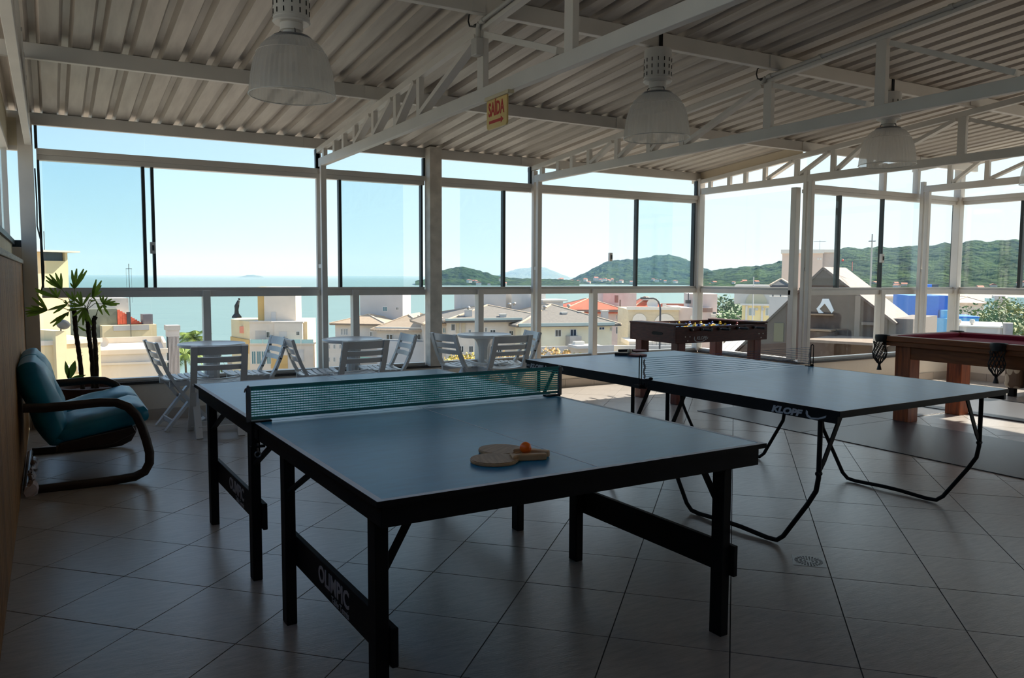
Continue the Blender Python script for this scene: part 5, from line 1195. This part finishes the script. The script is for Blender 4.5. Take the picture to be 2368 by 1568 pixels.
# curved lamp post
q0, q1 = far(1525, 830, 40), far(1525, 716, 40)
LPp = empty('street_lamp_post', (q0.x, q0.y, GZ)); tag(LPp, 'thin dark curved lamp post in front of the arches', 'lamp post')
h = q1.z - GZ; side = RIGHT * -1
pts = [Vector((0, 0, 0)), Vector((0, 0, h))] + [Vector((0, 0, h)) + side * (.35 * (1 - math.cos(a_))) + Vector((0, 0, .55 * math.sin(a_))) for a_ in (.4, .8, 1.2, 1.57)]
pts += [pts[-1] + side * .3, pts[-1] + side * .5]
MB().tube(pts, .045, 8).build('post', dark_m, LPp, smooth=True); MB().box(-.1, .1, -.1, .1, -.05, .05).build('lamp_head', dark_m, LPp).location = pts[-1]
# --- pink block with brown band
B = Bld('pink_block', 'pale pink flat block with a brown band behind the window corner', 'building', 1560, 84, 1660, 84.5)
B.mass('wall', pink_w, 1595, 680, 1659, 2, 12); B.mass('front_wall', pink_w, 1578, 712, 1646, 0, 6); B.rect('brown_band', brown_b, 1576, 712, 1648, 722, -.08, .02)
B.rect('roof_unit', dark_m, 1586, 694, 1598, 702, 1, 2); B.rect('roof_pipe', dark_m, 1591, 678, 1593, 695, 1.2, 1.3); B.rect('gas_tank', dark_m, 1649, 722, 1656, 728, 0, .6)
B.rect('low_wall', cream2, 1645, 727, 1725, 735, -1, 3)
# --- yellow hotel with arched attic
B = Bld('yellow_hotel', 'pale yellow hotel with white framed windows under a big blind arch', 'building', 1715, 57, 1830, 57)
B.mass('wall', yellow_w, 1716, 706, 1830, 0, 10); u0, u1, z1 = B.last; B.rect('cornice', stone_c, 1712, 703, 1830, 707, -.35, .1); B.rect('attic', cream2, 1698, 660, 1835, 704, .8, 9, pv=0)
ul_, _ = B.uz(1724, 700, .8); ur_, _ = B.uz(1774, 700, .8); r_ = (ur_ - ul_) / 2; zb_ = B.uz(1750, 704, .8)[1]
MB().prism([((ul_ + ur_) / 2 + r_ * math.cos(R(k * 15)), zb_ + 1.25 * r_ * math.sin(R(k * 15))) for k in range(13)], lambda a, b, t_: (a, t_, b), .68, .80).build('arch', mat('arch_tan', (208, 192, 160), .9), B.root)
for a in (1731, 1770, 1796): B.win(a, 712, a + 15, 730, 0, gm_=mat('curtain_pane', (170, 176, 168), .3)); B.win(a, 748, a + 15, 766, 0)
for a in (1724, 1760, 1786): B.rect('quoin', stone_c, a, 707, a + 5, 790, -.12, 0)
for a in (1747, 1761): o = B.rect('air_conditioner', white_w, a, 713, a + 6, 718, -.4, -.02)
# --- bright metal roofs below the foosball table
B = Bld('metal_roof_shed', 'bright corrugated metal shed roof seen between the foosball legs', 'building', 1630, 40, 1790, 39.4, 810)
u0, z0 = B.uz(1630, 828); u1, _ = B.uz(1795, 828); B.box('wall', grey_w, u0, u1, .3, 11, 0, z0 - .3)
zr_ = z0 + .9; mt = mat('bright_sheet', (206, 200, 192), .35, metal=.3, var=.08, scale=2, stretch=(1, 8, 1))
for k in range(10):
    a = u0 + (u1 - u0) * k / 10; b = u0 + (u1 - u0) * (k + 1) / 10
    MB().add([(a, 0, z0 - .3), (b - .05, 0, z0 - .3), (b - .05, 12, zr_ + .4), (a, 12, zr_ + .4), (a, 0, z0 - .4), (b - .05, 0, z0 - .4), (b - .05, 12, zr_ + .3), (a, 12, zr_ + .3)], [(0, 1, 2, 3), (7, 6, 5, 4), (0, 4, 5, 1), (3, 2, 6, 7), (1, 5, 6, 2), (0, 3, 7, 4)]).build('roof_sheet', mt, B.root)
B.rect('ridge_post', white_w, 1711, 640, 1713, 806, 6, 6.1, pv=0)
# --- tall beige block and roof pavilion
B = Bld('tall_beige_block', 'tall plain beige block with white coping behind the glazed corner', 'building', 1808, 70, 1935, 70)
B.mass('wall', mat('beige_block', (222, 196, 178), .9, var=.04, scale=.6), 1809, 585, 1903, 0, 9); u0, u1, z1 = B.last
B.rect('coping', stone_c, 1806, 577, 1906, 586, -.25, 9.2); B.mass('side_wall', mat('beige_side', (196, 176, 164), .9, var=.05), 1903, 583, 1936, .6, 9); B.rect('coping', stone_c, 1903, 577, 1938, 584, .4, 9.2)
for a in (1890, 1896): B.rect('letter_plate', stone_c, a, 597, a + 4, 601, -.05, 0)
B.rect('aerial', dark_m, 1896.3, 553, 1897, 578, 3, 3.04, pv=0); B.rect('aerial_arm', dark_m, 1882, 556, 1911, 556.8, 3, 3.04, pv=0)
B = Bld('roof_pavilion', 'small dark roofed pavilion on slim posts left of the window post', 'pavilion', 1780, 52, 1832, 52, 660)
u0, z0 = B.uz(1780, 659); u1, _ = B.uz(1832, 659); B.hip(u0 + .3, u1 - .3, 0, u1 - u0 - .6, z0, B.uz(1806, 645, 1)[1], mat('slate_roof', (88, 84, 84), .8, var=.15, scale=6), .25)
for a in (.35, u1 - u0 - .35, (u1 - u0) / 2): B.box('post', dark_m, u0 + a - .06, u0 + a + .06, .1, .22, z0 - 1.2, z0)
B.box('deck', cream2, u0, u1, 0, u1 - u0, 0, z0 - 1.2)
# --- brown gable building with white emblem
Dg = 33.0
B = Bld('brown_gable_building', 'brown steep gabled building with a white angular emblem', 'building', 1690, Dg + 1.5, 2050, Dg - .5, 730)
brn = mat('brown_stucco', (98, 80, 68), .9, var=.10, scale=1.2); brn_r = mat('speckled_roof', (122, 100, 88), .7, scale=6, col2=(94, 76, 66), bump=.3, bscale=20)
ax_, az_ = B.uz(1905, 622); lx_, lz_ = B.uz(1690, 830); rx_, rz_ = B.uz(2052, 737)
lx2, lz2 = B.uz(1780, 742)
gp = [(lx_, 0), (rx_, 0), (rx_, rz_), (ax_, az_), (lx2, lz2), (lx_, lz_)]
MB().prism(gp, lambda a, b, t_: (a, t_, b), 0, 4.3).build('gable_wall', brn, B.root)
dep = 4.6
def slope(name, p0, p1, m, th=.14):
    d_ = Vector((p1[0] - p0[0], 0, p1[1] - p0[1])).normalized(); nrm = Vector((-d_.z, 0, d_.x)) * th
    if nrm.z < 0: nrm = -nrm
    a = Vector((p0[0], -.12, p0[1])); b = Vector((p1[0], -.12, p1[1])); e = Vector((0, dep, 0))
    MB().add([a, b, b + e, a + e, a + nrm, b + nrm, b + e + nrm, a + e + nrm], [(0, 3, 2, 1), (4, 5, 6, 7), (0, 1, 5, 4), (1, 2, 6, 5), (2, 3, 7, 6), (3, 0, 4, 7)]).build(name, m, B.root)
slope('roof_slope', (ax_ - .05, az_ + .02), (rx_ + .5, rz_ - .36), brn_r); slope('roof_slope', (lx_ - .3, lz_ - .2), (ax_ + .05, az_ + .02), brn)
B.mass('annex_wall', mat('grey_brown_wall', (124, 112, 104), .9, var=.06), 2049, 737, 2112, .4, 7)
# emblem
def gpt(px, py): a, z_ = B.uz(px, py, -.1); return (a, z_)
em = mat('white_emblem', (236, 234, 228), .7)
for pl_ in ([(1902, 691), (1916, 691), (1928, 718), (1923, 724.5), (1907, 702), (1895, 714.5), (1904, 724), (1893, 724), (1888, 714), (1897, 703)],):
    MB().prism([gpt(a, b) for a, b in pl_], lambda a, b, t_: (a, t_, b), -.10, -.01).build('emblem', em, B.root)
B.rect('wall_ledge', mat('tan_ledge', (170, 138, 108), .8), 1866, 726, 1926, 729, -.25, 0); B.rect('wall_ledge', mat('tan_ledge', (0, 0, 0)), 1867, 762, 1922, 766, -.9, 0); B.rect('lower_bay', brn, 1867, 767, 1930, 830, -.8, 0)
B.rect('window_strip', mat('olive_panel', (112, 100, 70), .7), 1790, 747, 1812, 790, -.06, 0); B.rect('pilaster', mat('taupe_wall', (138, 120, 104), .9), 1978, 684, 1990, 790, -.15, 0); B.rect('ledge', mat('taupe_wall', (0, 0, 0)), 1992, 745, 2020, 752, -.2, 0)
B.rect('terrace_floor', mat('taupe_wall', (0, 0, 0)), 1860, 790, 2052, 796, -5, 0)
o = B.rect('aerial_mast', mat('red_white', (170, 90, 80), .6), 1948, 604, 1949.4, 626, 2, 2.06, pv=0)
a_, z_ = B.uz(1948.8, 602, 2); MB().ball((a_, 2, z_), .075, 12, 8).build('warning_light', mat('red_lamp', (232, 70, 50), .4), B.root, smooth=True)
for dy_ in (-4, 2): B.rect('aerial_arm', dark_m, 1910, 599 + dy_, 1985, 599.7 + dy_, 2, 2.03, pv=0)
# --- lattice mast behind
v = far(2012, 680, 110); MS = empty('radio_mast', (v.x, v.y, GZ)); tag(MS, 'thin grey radio mast standing behind the brown gable', 'mast')
zt_ = far(2012, 541, 110).z - GZ; MB().tube([(0, 0, 0), (0, 0, zt_)], .10, 6).build('pole', grey_w, MS); MB().bar((-.5, 0, zt_ - .9), (.5, 0, zt_ - .9), .08, .08).bar((0, -.5, zt_ - .9), (0, .5, zt_ - .9), .08, .08).build('cross_arm', dark_m, MS)
# --- blue building
B = Bld('blue_building', 'bright blue flat roofed building with paler blue lower storey', 'building', 2100, 43, 2230, 43.5)
b1 = mat('bright_blue', (70, 132, 214), .8, var=.04); b2 = mat('sky_blue', (128, 192, 226), .8, var=.04); b3 = mat('deep_blue', (52, 118, 208), .8, var=.04)
B.mass('wall', b1, 2101, 684, 2172, 1, 8); B.rect('side_wall', b3, 2172, 684, 2196, 740, 1.4, 8, pv=1); B.mass('lower_wall', b2, 2128, 736, 2198, 0, 6); B.rect('upper_step', b2, 2180, 718, 2198, 740, .5, 6, pv=0); B.win(2146, 751, 2166, 770, 0)
B.mass('rear_wing', b2, 2206, 733, 2264, 5, 9); B.rect('coping', b3, 2206, 732, 2265, 735, 4.9, 9.1, pv=5); B.win(2230, 746, 2240, 752, 5); B.rect('roof_box', b1, 2152, 658, 2168, 668, 3, 5, pv=1); B.rect('roof_box', dark_m, 2169, 658, 2184, 668, 3, 5, pv=1)
B = Bld('grey_annex', 'grey annex with two round flue pipes below the green trees', 'building', 2216, 30, 2345, 30)
B.mass('wall', grey_w, 2219, 756, 2318, 0, 5); B.rect('coping', stone_c, 2218, 754, 2320, 757, -.08, 5.1); B.mass('pier', mat('pier_grey', (150, 144, 142), .9, var=.05), 2320, 748, 2343, -.2, 1)
for px in (2217, 2248):
    a, z_ = B.uz(px, 748, .8); MB().lathe([(.07, -1.0), (.07, .0), (.13, .02), (.13, .18), (.11, .22), (.02, .23)], 14, (a, .8, z_)).build('flue_pipe', cream2, B.root, smooth=True)
B = Bld('white_villa', 'cream villa with pale hipped roof behind the trees at right', 'building', 2205, 120, 2280, 120.5)
B.mass('wall', cream2, 2206, 700, 2276, 0, 14); u0, u1, z1 = B.last; B.hip(u0, u1, 0, 14, z1, B.uz(2235, 686, 6)[1], mat('pale_roof', (238, 208, 180), .8, var=.06), .8)
B = Bld('long_white_shed', 'long white building with pale roof between brown gable and blue building', 'building', 2060, 110, 2120, 110.3)
B.mass('wall', white_w, 2040, 690, 2112, 0, 10); B.rect('roof', mat('pale_roof', (0, 0, 0)), 2038, 685, 2116, 690, -.5, 11)
B = Bld('teal_house', 'pale teal house among the trees at the right edge', 'building', 2280, 150, 2368, 150.5)
B.mass('wall', mat('pale_teal', (186, 214, 206), .9), 2283, 690, 2300, 0, 8); B.mass('wing', pink_w, 2300, 684, 2325, 2, 10); B.mass('side_house', mat('pale_teal', (0, 0, 0)), 2340, 688, 2380, 0, 10)

# ================================================================= TREES
def tree(label, px, top, D, rx, rz, m, n=900, leaf=.35, seed=1, group='trees in the town', squash=1.0, name='tree'):
    D *= KD; rx *= KD; rz *= KD; leaf *= KD; v = far(px, top, D); T = empty(name, (v.x, v.y, GZ)); tag(T, label, 'tree', group)
    zc = v.z - GZ - rz; rng = random.Random(seed)
    MB().tube([(0, 0, 0), (.1, .05, max(.5, zc * .6)), (0, 0, zc + rz * .3)], [.28, .2, .06], 8).build('trunk', trunk_m, T)
    blobs = [(rng.uniform(-1, 1) * rx * .6, rng.uniform(-1, 1) * rx * .5, zc + rng.uniform(-.45, .55) * rz, rng.uniform(.38, .6)) for _ in range(9)] + [(0, 0, zc, .7)]
    fo = MB()
    for _ in range(n):
        b = rng.choice(blobs); d = Vector((rng.gauss(0, 1), rng.gauss(0, 1), rng.gauss(0, 1))).normalized() * rng.uniform(.55, 1)
        c = Vector((b[0] + d.x * rx * b[3], b[1] + d.y * rx * b[3], b[2] + d.z * rz * b[3]))
        a1 = Vector((rng.gauss(0, 1), rng.gauss(0, 1), rng.gauss(0, 1))).normalized(); a2 = a1.orthogonal().normalized(); s_ = leaf * rng.uniform(.6, 1.3)
        fo.add([c - a1 * s_ * .5, c + a2 * s_ * .28, c + a1 * s_ * .5, c - a2 * s_ * .28], [(0, 1, 2, 3)])
    me = bpy.data.meshes.new('foliage'); me.from_pydata(fo.v, [], fo.f); me.update(); link('foliage', me, m, T)
    return T
trunk_m = mat('tree_bark', (92, 78, 62), .95, var=.2, scale=6)
lf1 = mat('leaf_green', (96, 122, 52), .7, scale=.6, col2=(70, 98, 40)); lf2 = mat('leaf_dark', (74, 100, 48), .7, scale=.6, col2=(54, 78, 38)); lf3 = mat('leaf_autumn', (206, 160, 48), .7, scale=.9, col2=(128, 130, 44)); lf4 = mat('leaf_rust', (200, 140, 80), .7, scale=.9, col2=(160, 150, 70))
tree('yellow leaved tree seen between the third round table chairs', 1083, 806, 40, 2.0, 1.0, lf3, 1500, .20, 2, 'garden trees')
tree('orange and yellow tree right of the third round table pedestal', 1172, 812, 40, 1.6, .9, lf4, 1100, .20, 3, 'garden trees')
tree('small rust coloured shrub tree in front of the cream complex', 1290, 798, 46, 1.3, .9, lf4, 700, .22, 4, 'garden trees')
tree('rounded grey green tree left of the yellow hotel', 1678, 684, 90, 2.6, 2.0, lf2, 900, .5, 5)
tree('loose green tree in front of the sea left of the yellow hotel', 1705, 683, 95, 1.8, 2.2, lf1, 700, .45, 6)
tree('low bright green tree beside the yellow hotel', 1700, 706, 80, 2.4, 1.3, lf1, 700, .45, 7)
rng = random.Random(9); k = 0
grove = [(2222, 706, 74), (2246, 712, 70), (2272, 708, 78), (2298, 704, 72), (2322, 686, 80), (2330, 712, 66), (2354, 690, 76), (2375, 694, 70), (2236, 724, 66), (2262, 728, 60), (2290, 738, 54), (2315, 730, 58), (2345, 724, 56), (2366, 736, 52), (2300, 752, 46), (2340, 762, 42), (2365, 758, 42)]
ordn = ['first', 'second', 'third', 'fourth', 'fifth', 'sixth', 'seventh', 'eighth']
for k, (px, top, D) in enumerate(grove):
    j = k % 3; row, i = ('back', k) if k < 8 else (('middle', k - 8) if k < 14 else ('front', k - 14))
    tree('%s tree, %s from the blue building in the %s row of the grove' % (('leafy green', 'yellow green', 'dark green')[j], ordn[i], row), px, top, D, 2.2 * D / 70, 1.9 * D / 70, (lf1, mat('leaf_olive', (134, 132, 52), .7, scale=.6, col2=(100, 110, 44)), lf2)[j], 800, .32, 30 + k, 'grove of trees at right')
# coconut palms by the beach
palm_l = mat('coco_leaf', (132, 146, 52), .6, scale=.8, col2=(88, 112, 40))
def coco(label, px, top, D, r, seed):
    D *= KD; r *= KD; v = far(px, top, D); T = empty('coconut_palm', (v.x, v.y, GZ)); tag(T, label, 'palm tree', 'coconut palms by the beach'); rng = random.Random(seed)
    zc = v.z - GZ - r * .55
    MB().tube([(.6, 0, 0), (.3, 0, zc * .4), (.05, 0, zc * .8), (0, 0, zc)], [.2, .15, .12, .13], 8).build('trunk', trunk_m, T, smooth=True)
    for k in range(22):
        a_ = 2 * math.pi * k / 22 * 1.618 * 3; up = rng.uniform(-.15, 1.15); fr = MB(); prev = None
        for i in range(13):
            t_ = i / 12; rad = r * t_ * math.cos(up * .9) * (1 - .1 * t_); z_ = r * (t_ * math.sin(up * .9) * 1.1 - .75 * t_ * t_)
            c = Vector((math.cos(a_) * rad, math.sin(a_) * rad, zc + z_))
            if prev is not None:
                d = (c - prev).normalized(); sd = d.cross(Vector((0, 0, 1))).normalized(); ln_ = r * .26 * math.sin(math.pi * min(1, .12 + t_ * .86))
                for s_ in (-1, 1):
                    for f_ in (.1, .4, .7):
                        b0 = prev.lerp(c, f_); tip = b0 + sd * (s_ * ln_) + d * (ln_ * .5) + Vector((0, 0, -ln_ * .45)); w_ = d * (r * .011)
                        fr.add([b0 - w_, b0 + w_, tip], [(0, 1, 2)])
                fr.bar(prev, c, .03, .03)
            prev = c
        fr_me = bpy.data.meshes.new('frond'); fr_me.from_pydata(fr.v, [], fr.f); fr_me.update(); link('frond', fr_me, palm_l, T)
coco('tall coconut palm behind the first round table', 447, 742, 62, 2.3, 1); coco('shorter coconut palm left of the first round table pedestal', 427, 790, 60, 1.8, 2); coco('small distant palm on the sand behind the first round table', 512, 836, 78, 1.2, 3)
# beach kiosk
B = Bld('beach_kiosk', 'small white kiosk on the sand behind the first round table', 'kiosk', 526, 76, 544, 76, 840); B.mass('wall', white_w, 526, 838, 543, 0, 3); B.rect('roof', white_w, 524, 835, 545, 838, -.3, 3.3)

# ================================================================= SEA HAZE (a real scattering volume beyond the town)
hz = bpy.data.materials.new('sea_haze'); hz.use_nodes = True; t = hz.node_tree; t.nodes.clear()
vsn = nd(t, 'ShaderNodeVolumeScatter'); vsn.inputs['Color'].default_value = (.33, .62, 1.0, 1); vsn.inputs['Density'].default_value = .00013; vsn.inputs['Anisotropy'].default_value = 0.0
oo = nd(t, 'ShaderNodeOutputMaterial'); t.links.new(vsn.outputs[0], oo.inputs['Volume'])
Mz = Matrix(((RIGHT.x, FWD.x, 0, 0), (RIGHT.y, FWD.y, 0, 0), (0, 0, 1, 0), (0, 0, 0, 1)))
hb = MB(Mz).box(-9000, 9000, 700, 12000, GZ - .5, 260).build('sea_haze', hz); tag(hb, 'thin pale haze over the bay and the far hills', 'haze', kind='stuff')
